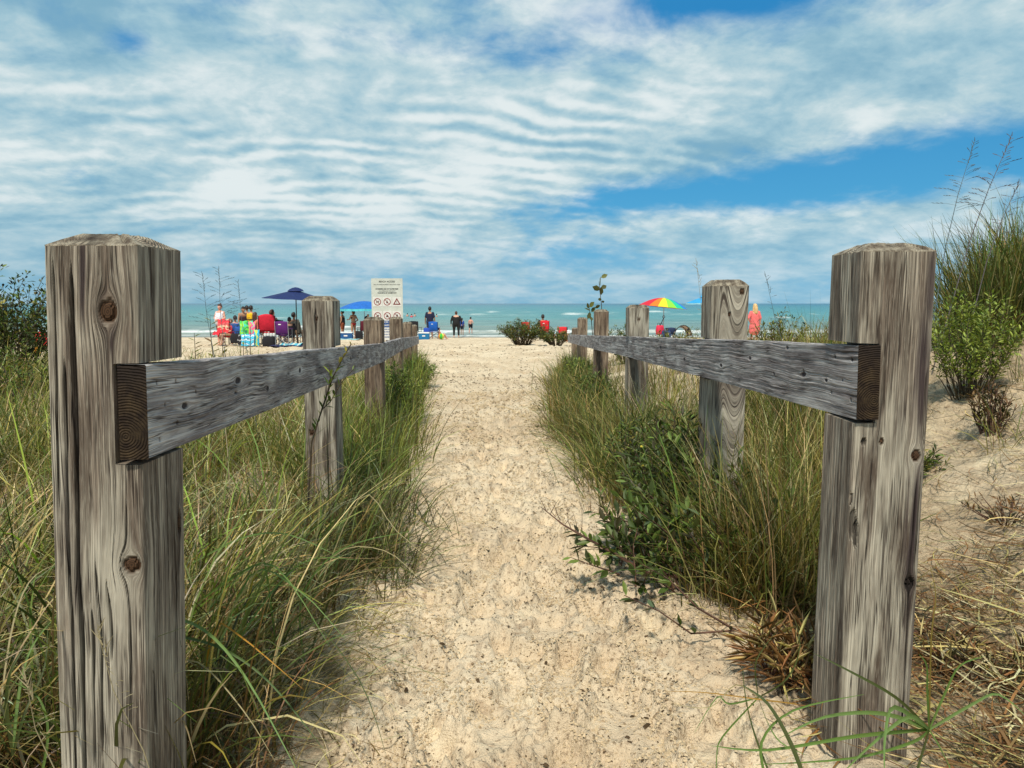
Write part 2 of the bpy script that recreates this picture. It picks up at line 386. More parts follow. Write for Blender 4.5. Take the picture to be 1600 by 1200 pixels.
# ------------------------------------------------------------------ lake
def build_lake():
    ys = 46 * np.exp(np.linspace(0, 1, 330) * math.log(9000 / 46.))
    s = np.linspace(-1, 1, 261); w = ys * .82 + 14
    X = s[None, :] * w[:, None]; Y = np.repeat(ys[:, None], 261, 1)
    X = np.concatenate([-w[:, None] * np.array([[8, 2.5, 1.4]]), X, w[:, None] * np.array([[1.4, 2.5, 8]])], 1); Y = np.repeat(ys[:, None], X.shape[1], 1)
    amp = .035 + .10 * sstep(60, 110, Y)
    Z = (fbm(X / 9, Y / 3.4, 4, 101, .6) - .5) * 2 * amp * (1 - .5 * sstep(600, 3000, Y)) + .02
    foam = np.zeros_like(Z); crest = np.zeros_like(Z)
    lines = [(52.0, .9, .04, .75, 7), (56.5, 1.0, .08, .8, 8), (63.5, 1.5, .22, .85, 11), (74, 1.6, .28, .38, 13), (88, 2.0, .30, .20, 17), (104, 3, .3, .14, 19), (128, 4, .3, .22, 23), (160, 5, .45, .28, 29), (205, 6, .45, .22, 31), (270, 8, .45, .16, 37)]
    for (y0, wd, h, cov, sd) in lines:
        c = y0 + (fbm(X / 14, X * 0, 3, sd) - .5) * wd * 4.5
        d = (Y - c) / wd
        br = sstep(1 - cov - .12, 1 - cov + .16, fbm(X / 9, X * 0 + y0, 3, sd + 3))
        ridge = np.exp(-d * d * np.where(d < 0, 3.5, .8))
        Z += ridge * h * (.45 + .55 * br)
        f = np.exp(-((d + .30) / .42) ** 2) + .55 * np.exp(-((d + .9) / .8) ** 2) * sstep(.35, .7, fbm(X / 1.6, Y / .9, 3, sd + 5))
        foam = np.maximum(foam, f * br * (.55 + .45 * sstep(.25, .6, fbm(X / 1.2, Y / .8, 3, sd + 9))))
        crest = np.maximum(crest, ridge * (1 - br) * .6)
    edge = 50.0 + (fbm(X / 5, X * 0, 3, 91) - .5) * 1.4
    foam = np.maximum(foam, np.exp(-((Y - edge) / .30) ** 2) * .8)
    ny_, nx_ = X.shape; idx = np.arange(nx_ * ny_).reshape(ny_, nx_)
    q = np.stack([idx[:-1, :-1], idx[:-1, 1:], idx[1:, 1:], idx[1:, :-1]], -1).reshape(-1, 4)
    m = bpy.data.materials.new('lake water'); m.use_nodes = True; t = NT(m.node_tree); b = t.n['Principled BSDF']
    pos = t.new('ShaderNodeNewGeometry').outputs['Position']; p = t.sep(pos)
    pv = t.xyz(t.m('MULTIPLY', p[0], .035), t.m('MULTIPLY', p[1], .11), 0)
    dn = t.m('ADD', p[1], t.m('MULTIPLY', t.m('SUBTRACT', t.noise(pv, 1, 4), .5), t.m('MULTIPLY', p[1], .9)))
    lg = t.m('LOGARITHM', dn, 10)
    c = t.ramp(t.m('DIVIDE', t.m('SUBTRACT', lg, 1.7), 2.1), [(0, (.235, .225, .155)), (.09, (.18, .26, .21)), (.20, (.075, .27, .26)), (.38, (.03, .225, .255)), (.60, (.010, .15, .225)), (.8, (.006, .10, .19)), (1, (.004, .075, .16))])
    pat = t.noise(t.xyz(t.m('MULTIPLY', p[0], .16), t.m('MULTIPLY', p[1], .55), 0), 1, 5, .65)
    c = t.mix(t.m('MULTIPLY', t.step(pat, .42, .66), .6), c, (.025, .12, .14))
    pat2 = t.noise(t.xyz(t.m('MULTIPLY', p[0], .12), t.m('MULTIPLY', p[1], .42), 9), 1, 5, .65)
    c = t.mix(t.m('MULTIPLY', t.step(pat2, .50, .70), .45), c, (.20, .38, .36))
    fo = t.attr('foam')
    fo2 = t.m('MULTIPLY', fo, t.step(t.noise(t.xyz(t.m('MULTIPLY', p[0], 1.), t.m('MULTIPLY', p[1], 1.3), 0), 1.4, 4, .7), .28, .5))
    # small whitecaps on the open lake
    wc = t.noise(t.xyz(t.m('MULTIPLY', p[0], .22), t.m('MULTIPLY', p[1], .30), 5), 1, 4, .7)
    wcm = t.m('MULTIPLY', t.m('MULTIPLY', t.step(wc, .645, .70), t.step(p[1], 60, 90)), t.m('SUBTRACT', 1, t.step(p[1], 300, 700)))
    fo2 = t.m('MAXIMUM', fo2, t.m('MULTIPLY', wcm, .35))
    c = t.mix(fo2, c, (.80, .82, .80))
    t.put(b.inputs['Base Color'], c)
    t.put(b.inputs['Roughness'], t.m('ADD', .28, t.m('MULTIPLY', fo2, .6)))
    b.inputs['Specular IOR Level'].default_value = .28
    h = t.m('ADD', t.noise(t.xyz(t.m('MULTIPLY', p[0], .5), p[1], 0), 1.2, 5, .7), t.m('MULTIPLY', t.noise(pos, 5, 3, .6), .3))
    bn = t.new('ShaderNodeBump'); bn.inputs['Strength'].default_value = .8; bn.inputs['Distance'].default_value = .35
    t.put(bn.inputs['Height'], h); t.l.new(bn.outputs[0], b.inputs['Normal'])
    me = np_mesh('lake_water', np.stack([X, Y, Z], -1), q, [m], True, {'foam': (foam, 'FLOAT')})
    tag(link('lake_water', me), 'teal lake with low breakers rolling in', None, None, 'structure')
build_lake()

# ------------------------------------------------------------------ weathered timber
def wood_material(name, light, dark, knotc, end=False):
    m = bpy.data.materials.new(name); m.use_nodes = True; t = NT(m.node_tree); b = t.n['Principled BSDF']
    psi = t.attr('psi'); al = t.attr('along'); kn = t.attr('knot'); ck = t.attr('crack'); st = t.attr('stain'); kr = t.attr('kring')
    info = t.new('ShaderNodeObjectInfo').outputs['Random']
    o = t.m('MULTIPLY', info, 37.0)
    v1 = t.xyz(t.m('MULTIPLY', psi, 340.), t.m('MULTIPLY', al, 3.8), o)
    v2 = t.xyz(t.m('MULTIPLY', psi, 120.), t.m('MULTIPLY', al, 3.2), t.m('ADD', o, 9))
    v3 = t.xyz(t.m('MULTIPLY', psi, 30.), t.m('MULTIPLY', al, 3.0), t.m('ADD', o, 5))
    v4 = t.xyz(t.m('MULTIPLY', psi, 900.), t.m('MULTIPLY', al, 30.), o)
    f1 = t.noise(v1, 1, 2, .6); f2 = t.noise(v2, 1, 3, .65); f3 = t.noise(v3, 1, 3, .6); f4 = t.noise(v4, 1, 2, .6)
    patch = t.noise(t.xyz(t.m('MULTIPLY', psi, 9.), t.m('MULTIPLY', al, 3.2), t.m('ADD', o, 3)), 1, 4, .6)
    ring = t.step(f1, .44, .58)
    mid = tuple(.52 * a + .48 * d for a, d in zip(light, dark))
    c = t.mix(t.step(f3, .36, .60), dark, light)
    c = t.mix(t.m('MULTIPLY', t.step(patch, .42, .66), .7), c, tuple(x * y for x, y in zip(mid, (.98, .88, .86))))
    c = t.mix(t.m('MULTIPLY', t.step(f2, .52, .66), .75), c, tuple(.75 * d + .25 * a for a, d in zip(light, dark)))
    c = t.mix(t.m('MULTIPLY', t.m('SUBTRACT', 1, ring), t.m('MULTIPLY_ADD', t.step(patch, .35, .6), .45, .2)), c, tuple(x * .55 for x in dark))
    c = t.mix(t.m('MULTIPLY', t.step(f4, .5, .75), .35), c, tuple(min(1, x * 1.25) for x in light))
    thin = t.noise(t.xyz(t.m('MULTIPLY', psi, 190.), t.m('MULTIPLY', al, 3.6), t.m('ADD', o, 14)), 1, 1, .5)
    line = t.m('SUBTRACT', 1, t.step(t.m('ABSOLUTE', t.m('SUBTRACT', thin, .5)), .004, .05))
    line = t.m('MULTIPLY', line, t.step(t.noise(v3, 1.7, 2, .5), .44, .58))
    c = t.mix(t.m('MULTIPLY', line, .85), c, (.034, .022, .017))
    c = t.mix(t.m('MULTIPLY', st, t.m('ADD', .6, t.m('MULTIPLY', f2, .6))), c, (.045, .030, .032))
    kc = t.mix(t.step(t.m('SINE', t.m('MULTIPLY', kr, 34.)), -.4, .9), tuple(x * .45 for x in knotc), knotc)
    c = t.mix(kn, c, kc)
    c = t.mix(ck, c, (.012, .009, .008))
    t.put(b.inputs['Base Color'], c)
    b.inputs['Roughness'].default_value = .88; b.inputs['Specular IOR Level'].default_value = .25
    h = t.m('ADD', t.m('MULTIPLY', ring, .5), t.m('ADD', t.m('MULTIPLY', f4, .25), t.m('MULTIPLY', f2, .35)))
    h = t.m('SUBTRACT', h, t.m('MULTIPLY', line, 1.2))
    bn = t.new('ShaderNodeBump'); bn.inputs['Strength'].default_value = .75; bn.inputs['Distance'].default_value = .003
    t.put(bn.inputs['Height'], h); t.l.new(bn.outputs[0], b.inputs['Normal'])
    return m

def end_material(name, light, dark):
    m = bpy.data.materials.new(name); m.use_nodes = True; t = NT(m.node_tree); b = t.n['Principled BSDF']
    oc = t.sep(t.new('ShaderNodeTexCoord').outputs['Object'])
    eu = t.attr('eu'); ev = t.attr('ev')
    w = t.noise(t.xyz(eu, ev, 0), 30, 3)
    r = t.m('SQRT', t.m('ADD', t.m('POWER', t.m('ADD', eu, .012), 2.), t.m('POWER', t.m('ADD', ev, .035), 2.)))
    s = t.m('SINE', t.m('ADD', t.m('MULTIPLY', r, 1500.), t.m('MULTIPLY', w, 12.)))
    n = t.noise(t.xyz(eu, ev, 3), 45, 5, .7); n2 = t.noise(t.xyz(eu, ev, 3), 500, 3, .7)
    c = t.mix(t.step(n, .35, .65), dark, light)
    c = t.mix(t.m('MULTIPLY', t.step(s, .1, .9), .13), c, tuple(x * .45 for x in dark))
    c = t.mix(t.m('MULTIPLY', t.step(n2, .5, .7), .4), c, tuple(x * .4 for x in dark))
    c = t.mix(t.attr('stain'), c, (.02, .014, .012))
    t.put(b.inputs['Base Color'], c); b.inputs['Roughness'].default_value = .92; b.inputs['Specular IOR Level'].default_value = .2
    bn = t.new('ShaderNodeBump'); bn.inputs['Strength'].default_value = .7; bn.inputs['Distance'].default_value = .002
    t.put(bn.inputs['Height'], t.m('ADD', s, n2)); t.l.new(bn.outputs[0], b.inputs['Normal'])
    return m

W_POST = wood_material('weathered post timber', (.51, .465, .375), (.095, .070, .052), (.075, .038, .018))
W_POST2 = wood_material('brown weathered post timber', (.38, .30, .215), (.10, .066, .048), (.10, .05, .03))
W_RAIL = wood_material('silver grey rail timber', (.58, .55, .53), (.18, .155, .155), (.05, .04, .045))
W_CAP = end_material('sawn post top', (.46, .40, .30), (.12, .09, .065))
W_END = end_material('dark sawn rail end', (.058, .038, .020), (.020, .012, .008))

A = .07       # half width of a post
def grain(s, z, knots, seed, wob=.006, cath=None):
    psi = s + (fbm(z * 3.2 + seed, s * 4, 2, seed) - .5) * wob + (fbm(z * 11 + seed, s * 14, 2, seed + 5) - .5) * wob * .35
    kn = np.zeros_like(psi); kr = np.zeros_like(psi)
    for (s0, z0, r, el) in knots:
        ds = s - s0; dz = (z - z0) / el
        rr = np.sqrt(ds * ds + dz * dz) + 1e-6
        wr = rr * (1 + .18 * (vnoise(np.arctan2(dz, ds) * 1.6 + 7, ds * 0 + r * 99, seed) - .5))
        far = np.sqrt(ds * ds + (dz / 1.35) ** 2) + 1e-6
        psi = psi - ds * np.minimum((r / far) ** 2, 1.0) * .96
        kn = np.maximum(kn, 1 - sstep(r * .82, r * 1.02, wr)); kr = np.where(wr < r * 1.1, wr / r, kr)
    if cath is not None:
        s1, zc, k, mm, c0 = cath
        u = (z - zc) * k + (s - s1) ** 2 * mm
        wgt = np.exp(-((s - s1) / c0) ** 4)
        psi = psi * (1 - wgt) + u * wgt
    return psi, kn, kr

def make_post(parent, xin, D, y_sh, side, ybase, dz_cap=.018, lean=0., yaw=0., res=1, knots=(), cracks=(), stains=(), notch=None, seed=1, mat_=None, cath=None, chips=(), inset=.026):
    """one square post; side = +1 when the rail sits on its +X face. xin = world X of the path-side front edge"""
    cx = xin - side * A; cy = D + A
    ztop = P(0, y_sh, D).z; zb = min(gz(cx, cy), gz(cx, D)) - .12
    Ht = ztop - zb
    fine = .0016 * res; coarse = .01 if res == 1 else .02
    def rng(a, b, d): n = max(2, int(round(abs(b - a) / d))); return list(np.linspace(a, b, n, endpoint=False))
    per = []
    for x in rng(-A, A, fine): per.append((x, -A, x))
    for y in rng(-A, A, fine if side > 0 else coarse * .7): per.append((A, y, A + (y + A)))
    for x in rng(A, -A, coarse): per.append((x, A, 3 * A + (A - x)))
    left = [(-A, y, -A - (y + A)) for y in rng(A, -A, fine if side < 0 else coarse * .7)]
    per += left
    per = np.array(per)
    dz = .0045 * res if res < 3 else .02
    zs = list(np.arange(0, Ht, dz)) + [Ht]
    if notch:
        n0, n1 = notch[0] - zb, notch[1] - zb
        zs = [z for z in zs if abs(z - n0) > .0015 and abs(z - n1) > .0015] + [n0 - .0006, n0 + .0006, n1 - .0006, n1 + .0006]
        zs.sort()
    zs = np.array(zs)
    px, py, ps = per[:, 0], per[:, 1], per[:, 2]
    X = np.repeat(px[None], len(zs), 0); Y = np.repeat(py[None], len(zs), 0); S = np.repeat(ps[None], len(zs), 0); Z = np.repeat(zs[:, None], len(px), 1)
    S = np.where(S > 3 * A + A * 2 - 1e-6, S - 8 * A, S)
    hid = np.zeros_like(X)
    if notch:
        lim = notch[2] + notch[3] * (Y + A)         # depth of the cut at the front and how it changes to the back
        inn = (Z > n0) & (Z < n1)
        Xn = np.where(side * X > A - lim, side * (A - lim), X)
        hid = np.where(inn & (np.abs(Xn - X) > 1e-9), 1.0, 0.0)
        X = np.where(inn, Xn, X)
    r = .005
    ex = X - np.clip(X, -(A - r), A - r); ey = Y - np.clip(Y, -(A - r), A - r); L = np.sqrt(ex * ex + ey * ey) + 1e-9
    rr = np.minimum(L, r)
    corner = (np.abs(ex) > 0) & (np.abs(ey) > 0)
    X2 = np.where(corner, np.clip(X, -(A - r), A - r) + ex / L * rr, X); Y2 = np.where(corner, np.clip(Y, -(A - r), A - r) + ey / L * rr, Y)
    psi, kn, kr = grain(S, Z + zb, knots, seed, cath=cath)
    crk = np.zeros_like(psi); disp = np.zeros_like(psi)
    for (pc, z0, z1, wd, dp) in cracks:
        zz = Z + zb
        fade = sstep(z0, z0 + .06, zz) * (1 - sstep(z1 - .06, z1, zz)) * (.75 + .5 * vnoise(zz * 14, zz * 0 + pc * 50, seed))
        pw = pc + (vnoise(zz * 9, zz * 0, seed + 3) - .5) * .004
        g = np.exp(-((psi - pw) / (wd * np.maximum(fade, .08))) ** 2) * (fade > .02)
        crk = np.maximum(crk, g * np.minimum(1, fade * 1.6)); disp += g * fade * dp
    for (s0, z0, rs, rz) in chips:
        q = np.sqrt(((S - s0) / rs) ** 2 + ((Z + zb - z0) / rz) ** 2) + (fbm(S * 90, Z * 60, 3, seed + 8) - .5) * .9
        g = 1 - sstep(.75, 1.0, q); disp += g * .006; crk = np.maximum(crk, g * .72)
    st = np.zeros_like(psi)
    for (s0, z0, rs, rz, k) in stains:
        q = ((psi - s0) / rs) ** 2 + ((Z + zb - z0) / rz) ** 2
        st = np.maximum(st, k * np.exp(-q * q) * sstep(.25, .6, fbm(psi * 130, Z * 3, 2, seed + 21) + .12))
    disp += kn * .004 * (kr > .55) + (1 - sstep(.4, .58, fbm(psi * 230, Z * 2.2, 2, seed + 31))) * .0009
    nxv = np.where(np.abs(py) >= A - 1e-6, 0, np.sign(px)); nyv = np.where(np.abs(py) >= A - 1e-6, np.sign(py), 0)
    X2 = X2 - nxv[None] * disp * (hid < .5); Y2 = Y2 - nyv[None] * disp
    rows = [(X2, Y2, Z)]
    # chamfered cap: rings that shrink towards the middle
    capx, capy, capz = [], [], []
    m_in = (A - inset) / A
    for k, zz in ((.985, .0015), (.95, dz_cap * .10 + .001), (.5 + .5 * m_in, dz_cap * .52), (m_in, dz_cap * .93), (m_in - .05, dz_cap), (m_in * .6, dz_cap * 1.02), (m_in * .3, dz_cap * 1.01), (.01, dz_cap)):
        jag = (fbm(px * 60 + seed, py * 60 + k * 9, 2, seed) - .5) * .004
        ck_ = -.004 * np.exp(-((px + .6 * py - .012) / .004) ** 2)
        capx.append(px * k); capy.append(py * k); capz.append(np.full_like(px, Ht + zz) + (jag + ck_) * (k < .93))
    X2 = np.concatenate([X2, np.array(capx)]); Y2 = np.concatenate([Y2, np.array(capy)]); Z = np.concatenate([Z, np.array(capz)])
    nc = len(capx)
    def ex_(a, v=0.): return np.concatenate([a, np.full((nc, a.shape[1]), v)])
    psiE = np.concatenate([psi, np.repeat(psi[-1:], nc, 0)]); al = np.concatenate([np.repeat(zs[:, None], len(px), 1) + seed * 3.1, np.full((nc, len(px)), 9.)])
    stE = ex_(st); 
    capst = np.exp(-(((np.array(capx) + .01) / .018) ** 2)) * .75 * (fbm(np.array(capx) * 50, np.array(capy) * 9, 3, seed + 2) > .42)
    stE[-nc:] = capst if seed % 2 else capst * .35
    # lean, applied about the base
    zz = Z / Ht
    Xw = X2 + lean * (zz - 1)
    n_r, n_c = X2.shape
    idx = np.arange(n_r * n_c).reshape(n_r, n_c); idn = np.roll(idx, -1, 1)
    q = np.stack([idx[:-1], idn[:-1], idn[1:], idx[1:]], -1)
    mi = np.zeros(q.shape[:2], int); mi[len(zs) - 1:] = 1
    at = {'psi': (psiE, 'FLOAT'), 'along': (al, 'FLOAT'), 'knot': (ex_(kn), 'FLOAT'), 'kring': (ex_(kr), 'FLOAT'), 'crack': (ex_(np.clip(crk, 0, 1)), 'FLOAT'), 'stain': (stE, 'FLOAT'),
          'eu': (X2, 'FLOAT'), 'ev': (Y2, 'FLOAT')}
    me = np_mesh('post', np.stack([Xw, Y2, Z], -1), q.reshape(-1, 4), [mat_ or W_POST, W_CAP], False, at, mi.ravel())
    o = link('post', me, parent, (cx, cy, zb), (0, 0, yaw))
    return o

def make_rail(parent, p0, p1, side, hgt=.14, th=.041, res=1, knots=(), holes=(), seed=1, ext0=0.0, ext1=0.0):
    """p0, p1: points on the top edge of the path-side face; side +1: path lies at +X of the rail"""
    p0 = Vector(p0); p1 = Vector(p1); d = p1 - p0; L = d.length
    n = max(20, int(L / (.006 if res == 1 else .02)))
    tl = L * (np.linspace(0, 1, n) ** (1.6 if res == 1 else 1.0))
    hs = .0022 * res
    def rg(a, b, dd): return list(np.linspace(a, b, max(2, int(abs(b - a) / dd)), endpoint=False))
    per = [(0, v, v) for v in rg(0, -hgt, hs)] + [(-th * k, -hgt, -hgt - th * k) for k in rg(0, 1, .34)] + [(-th, v, -hgt * 2 - th - v) for v in rg(-hgt, 0, .02)] + [(-th * k, 0, th * k) for k in rg(1, 0, .12)]
    per = np.array(per)                      # (out, up, s)
    O = np.repeat(per[None, :, 0], n, 0); U = np.repeat(per[None, :, 1], n, 0); S = np.repeat(per[None, :, 2], n, 0); T = np.repeat(tl[:, None], len(per), 1)
    psi, kn, kr = grain(S, T, knots, seed, wob=.013)
    disp = (1 - sstep(.40, .6, fbm(psi * 160, T * 1.5, 2, seed + 31))) * .0008 + kn * .002
    crk = np.zeros_like(psi)
    for (t0, v0, rt, rv) in holes:
        q = ((T - t0) / rt) ** 2 + ((S - v0) / rv) ** 2
        g = np.exp(-q * q); crk = np.maximum(crk, g); disp += g * .006
    face = (per[:, 0] > -1e-6)[None]
    O = O - disp * face
    U = U + (vnoise(T * 3, T * 0 + 2, seed) - .5) * .003 - np.where(np.abs(per[None, :, 1]) < 1e-6, (vnoise(T * 40, O * 60, seed) - .5) * .0015, 0)
    rnd = .003
    O = O - np.where((np.abs(per[None, :, 1]) < 1e-6) & (per[None, :, 0] > -1e-6), rnd * .6, 0)
    dn = d.normalized(); up = Vector((0, 0, 1)); up = (up - dn * up.dot(dn)).normalized(); outv = dn.cross(up).normalized() * (1 if side > 0 else -1)
    if outv.x * side < 0: outv = -outv
    dn, up, outv = (np.array(v) for v in (dn, up, outv))
    V = (T[..., None] * dn + O[..., None] * outv + U[..., None] * up)
    idx = np.arange(n * len(per)).reshape(n, len(per)); idn = np.roll(idx, -1, 1)
    q = np.stack([idx[:-1], idn[:-1], idn[1:], idx[1:]], -1).reshape(-1, 4)
    mi = np.zeros(len(q), int)
    # end faces: little grids of their own
    vs = [V.reshape(-1, 3)]; at = {k: [a.ravel()] for k, a in dict(psi=psi, along=T + seed * 2.3, knot=kn, kring=kr, crack=np.clip(crk, 0, 1), stain=psi * 0, eu=O, ev=U).items()}
    base = V.size // 3
    for end, tt in ((0, 0.0), (1, L)):
        a = np.linspace(0, -th, 6); b = np.linspace(-.0003, -hgt, 16); AA, BB = np.meshgrid(a, b)
        VV = tt * dn + AA[..., None] * outv + BB[..., None] * up
        i2 = base + np.arange(AA.size).reshape(AA.shape)
        qq = np.stack([i2[:-1, :-1], i2[:-1, 1:], i2[1:, 1:], i2[1:, :-1]], -1).reshape(-1, 4)
        vs.append(VV.reshape(-1, 3)); q = np.concatenate([q, qq]); mi = np.concatenate([mi, np.ones(len(qq), int)]); base += AA.size
        z = np.zeros(AA.size)
        stn = (.9 * np.exp(-((BB + .01) / .03) ** 2) * 0.9).ravel()
        for k, v in dict(psi=z, along=z, knot=z, kring=z, crack=z, stain=stn, eu=(AA + th / 2).ravel(), ev=(BB + hgt / 2).ravel()).items(): at[k].append(v)
    if side < 0: q = q[:, ::-1]
    me = np_mesh('rail', np.concatenate(vs), q, [W_RAIL, W_END], False, {k: (np.concatenate(v), 'FLOAT') for k, v in at.items()}, mi)
    return link('rail', me, parent, p0)

def zpx(py, D): return P(0, py, D).z
def build_fences():
    # left fence --------------------------------------------------
    f = thing('wooden_fence', 'weathered timber post and rail fence along the left edge of the sandy path', 'fence', (-.61, 1.2, gz(-.61, 1.2)))
    inv = Vector(f.location)
    def par(o): o.location = Vector(o.location) - inv
    ra0 = P(228, 571, 1.132); ra1 = P(601, 536.5, 5.98); rb1 = P(630.5, 528, 8.98); rc1 = P(654.5, 525.6, 14.66)
    # nodes of rail: top edge of path-side face
    def rz(D): return ra0.z + (ra1.z - ra0.z) * (D - 1.13) / (5.98 - 1.13)
    def nt(D, a, b, pr):   # notch from heights of the rail at D, D+2A
        z0 = a.z + (b.z - a.z) * (D - a.y) / (b.y - a.y); z1 = a.z + (b.z - a.z) * (D + 2 * A - a.y) / (b.y - a.y)
        return (min(z0, z1) - .143, max(z0, z1) + .0025)
    o = make_post(f, P(223, 480, 1.135).x, 1.135, 384, 1, 0, .020, lean=.036, yaw=-.03, res=1, seed=3, inset=.034,
        knots=[(.023, zpx(487, 1.135), .0145, 1.35), (.051, zpx(883, 1.135), .0150, .95), (A + .12, zpx(830, 1.2), .007, 3.)],
        cracks=[(-.029, zpx(1250, 1.13), zpx(395, 1.13), .0026, .012), (-.043, zpx(1250, 1.13), zpx(540, 1.13), .0017, .008), (-.056, zpx(820, 1.13), zpx(380, 1.13), .0015, .006),
                (.0, zpx(1200, 1.13), zpx(860, 1.13), .0018, .008), (.016, zpx(1060, 1.13), zpx(890, 1.13), .0018, .008), (.012, zpx(445, 1.13), zpx(370, 1.13), .0017, .008),
                (A + .045, zpx(600, 1.13), zpx(380, 1.13), .0018, .008), (A + .08, zpx(1250, 1.2), zpx(640, 1.2), .0018, .008), (A + .03, zpx(1250, 1.2), zpx(730, 1.2), .0015, .006),
                (A + .105, zpx(1150, 1.2), zpx(800, 1.2), .002, .006), (-.012, zpx(1230, 1.13), zpx(930, 1.13), .0015, .006), (.045, zpx(1200, 1.13), zpx(760, 1.13), .0013, .005)],
        stains=[(-.010, zpx(430, 1.135), .0055, .075, .95), (.022, zpx(530, 1.135), .0060, .040, 1.), (.016, zpx(600, 1.135), .005, .07, .9), (-.035, zpx(900, 1.135), .010, .06, .45), (-.045, zpx(1050, 1.135), .012, .05, .35), (-.045, zpx(800, 1.13), .007, .10, .35)],
        notch=nt(1.135, ra0, ra1, 0) + (.040, .13))
    par(o)
    par(make_post(f, P(0, 0, 1).x * 0 - .788, 3.4, 470.5, 1, 0, .022, res=2, seed=8, knots=[(-.005, zpx(498, 3.4), .006, 2.), (-.04, zpx(676, 3.4), .013, 1.4)], cracks=[(-.005, zpx(530, 3.4), zpx(472, 3.4), .0025, .006), (.03, zpx(800, 3.4), zpx(600, 3.4), .002, .004)],
        stains=[(-.02, zpx(650, 3.4), .018, .12, .6), (.02, zpx(530, 3.4), .012, .08, .5), (-.05, zpx(740, 3.4), .01, .16, .5)], notch=nt(3.4, ra0, ra1, 0) + (.012, .10)))
    for k, (xi, D, ys) in enumerate(((-1.0, 5.9, 500.5), (-1.28, 8.9, 498.5), (-1.557 + .01, 11.8, 505.5), (-1.80, 14.5, 509.5))):
        a, b = (ra0, ra1) if k == 0 else ((ra1, rb1) if k == 1 else (rb1, rc1))
        par(make_post(f, xi, D, ys, 1, 0, .024, res=4, seed=13 + k * 3, mat_=W_POST2, knots=[(.02, zpx(627, 5.9), .008, 1.4)] if k == 0 else (),
            stains=[(-.04, zpx(530, D), .012, .2, .5), (.03, zpx(600, D), .02, .2, .5)], notch=nt(D, a, b, 0) + (.040, .09)))
    par(make_rail(f, ra0, ra1, 1, knots=[(.62 - .5, -.065, .010, 2.2)] and [(-.075, .17, .006, 2.6), (-.05, .52, .008, 3.), (-.085, .80, .007, 2.5), (-.06, 1.25, .008, 2.6), (-.095, 1.9, .008, 2.5), (-.055, 2.6, .008, 2.5)],
        holes=[(.045, -.030, .004, .003), (.13, -.031, .004, .003), (.075, -.066, .0035, .003), (.05, -.118, .004, .003), (.13, -.100, .004, .003), (.23, -.055, .0035, .003), (.50, -.075, .012, .0025)], seed=4))
    par(make_rail(f, ra1 + Vector((-.001, .012, .004)), rb1, 1, res=2, seed=6))
    par(make_rail(f, rb1 + Vector((-.001, .014, 0)), rc1, 1, res=2, seed=9))
    # right fence -------------------------------------------------
    g = thing('wooden_fence', 'silver weathered post and rail fence along the right edge of the sandy path', 'fence', (.72, 1.5, gz(.72, 1.5)))
    inv2 = Vector(g.location)
    def par2(o): o.location = Vector(o.location) - inv2
    a0 = P(1341.5, 539, 1.437); a1 = P(981, 526, 5.28); b1 = P(928, 524.3, 7.82); c1 = P(887, 522.8, 14.1)
    o = make_post(g, .649, 1.44, 393, -1, 0, .018, lean=.004, yaw=0, res=1, seed=22, inset=.03,
        knots=[(.052, zpx(712, 1.44), .010, 1.2), (.054, zpx(912, 1.44), .0085, 1.1), (-.015, zpx(690, 1.44), .005, 1.2), (-A - .05, zpx(560, 1.5), .004, 2)],
        cracks=[(-A - .03, zpx(560, 1.45), zpx(397, 1.45), .0009, .003), (-.055, zpx(540, 1.44), zpx(400, 1.44), .0009, .003), (-A - .02, zpx(1180, 1.45), zpx(660, 1.45), .0009, .003), (.055, zpx(1180, 1.44), zpx(730, 1.44), .0013, .005),
                (-.03, zpx(900, 1.44), zpx(690, 1.44), .0007, .002), (.062, zpx(900, 1.44), zpx(560, 1.44), .001, .004), (-A - .07, zpx(1150, 1.45), zpx(800, 1.45), .0009, .003)],
        stains=[(.052, zpx(580, 1.44), .016, .12, 1.), (.060, zpx(450, 1.44), .009, .08, .9), (.055, zpx(820, 1.44), .016, .13, 1.), (.060, zpx(1000, 1.44), .012, .16, .9), (.02, zpx(660, 1.44), .008, .05, .35), (.0, zpx(1120, 1.44), .02, .06, .35)],
        chips=[(-.062, zpx(818, 1.44), .0085, .034), (-.070, zpx(780, 1.44), .007, .014), (-.055, zpx(838, 1.44), .005, .024), (-.050, zpx(690, 1.44), .005, .008)],
        notch=nt(1.44, a0, a1, 0) + (.0405, -.0), cath=None)
    par2(o)
    o = make_post(g, .726, 2.82, 447, -1, 0, .024, lean=.004, res=1.6, seed=29, knots=[(.043, zpx(456, 2.82), .0095, 1.5), (-.027, zpx(695, 2.82), .007, 1.), (.0, zpx(492, 2.82), .006, 1.6)],
        cracks=[(-.03, zpx(540, 2.82), zpx(450, 2.82), .001, .004), (.02, zpx(800, 2.82), zpx(600, 2.82), .0015, .004)],
        stains=[(.03, zpx(620, 2.82), .03, .10, .55), (.05, zpx(700, 2.82), .02, .14, .45), (-.06, zpx(450, 2.82), .005, .02, .8)], notch=nt(2.82, a0, a1, 0) + (.016, .0), cath=(.030, zpx(500, 2.82), -.13, 9., .075))
    par2(o)
    for k, (xi, D, ys) in enumerate(((.787, 5.2, 481.5), (.835, 7.75, 487), (.97, 11.3, 498.5), (1.095, 14.0, 514))):
        a, b = (a0, a1) if k == 0 else ((a1, b1) if k == 1 else (b1, c1))
        par2(make_post(g, xi, D, ys, -1, 0, .022, res=3, seed=33 + k * 3, mat_=W_POST if k == 0 else W_POST2, knots=[(.0, zpx(499, 5.2), .012, 1.3)] if k == 0 else (),
            stains=[(.0, zpx(560, D), .03, .2, .5), (.05, zpx(600, D), .02, .2, .5)], notch=nt(D, a, b, 0) + (.040, -.03)))
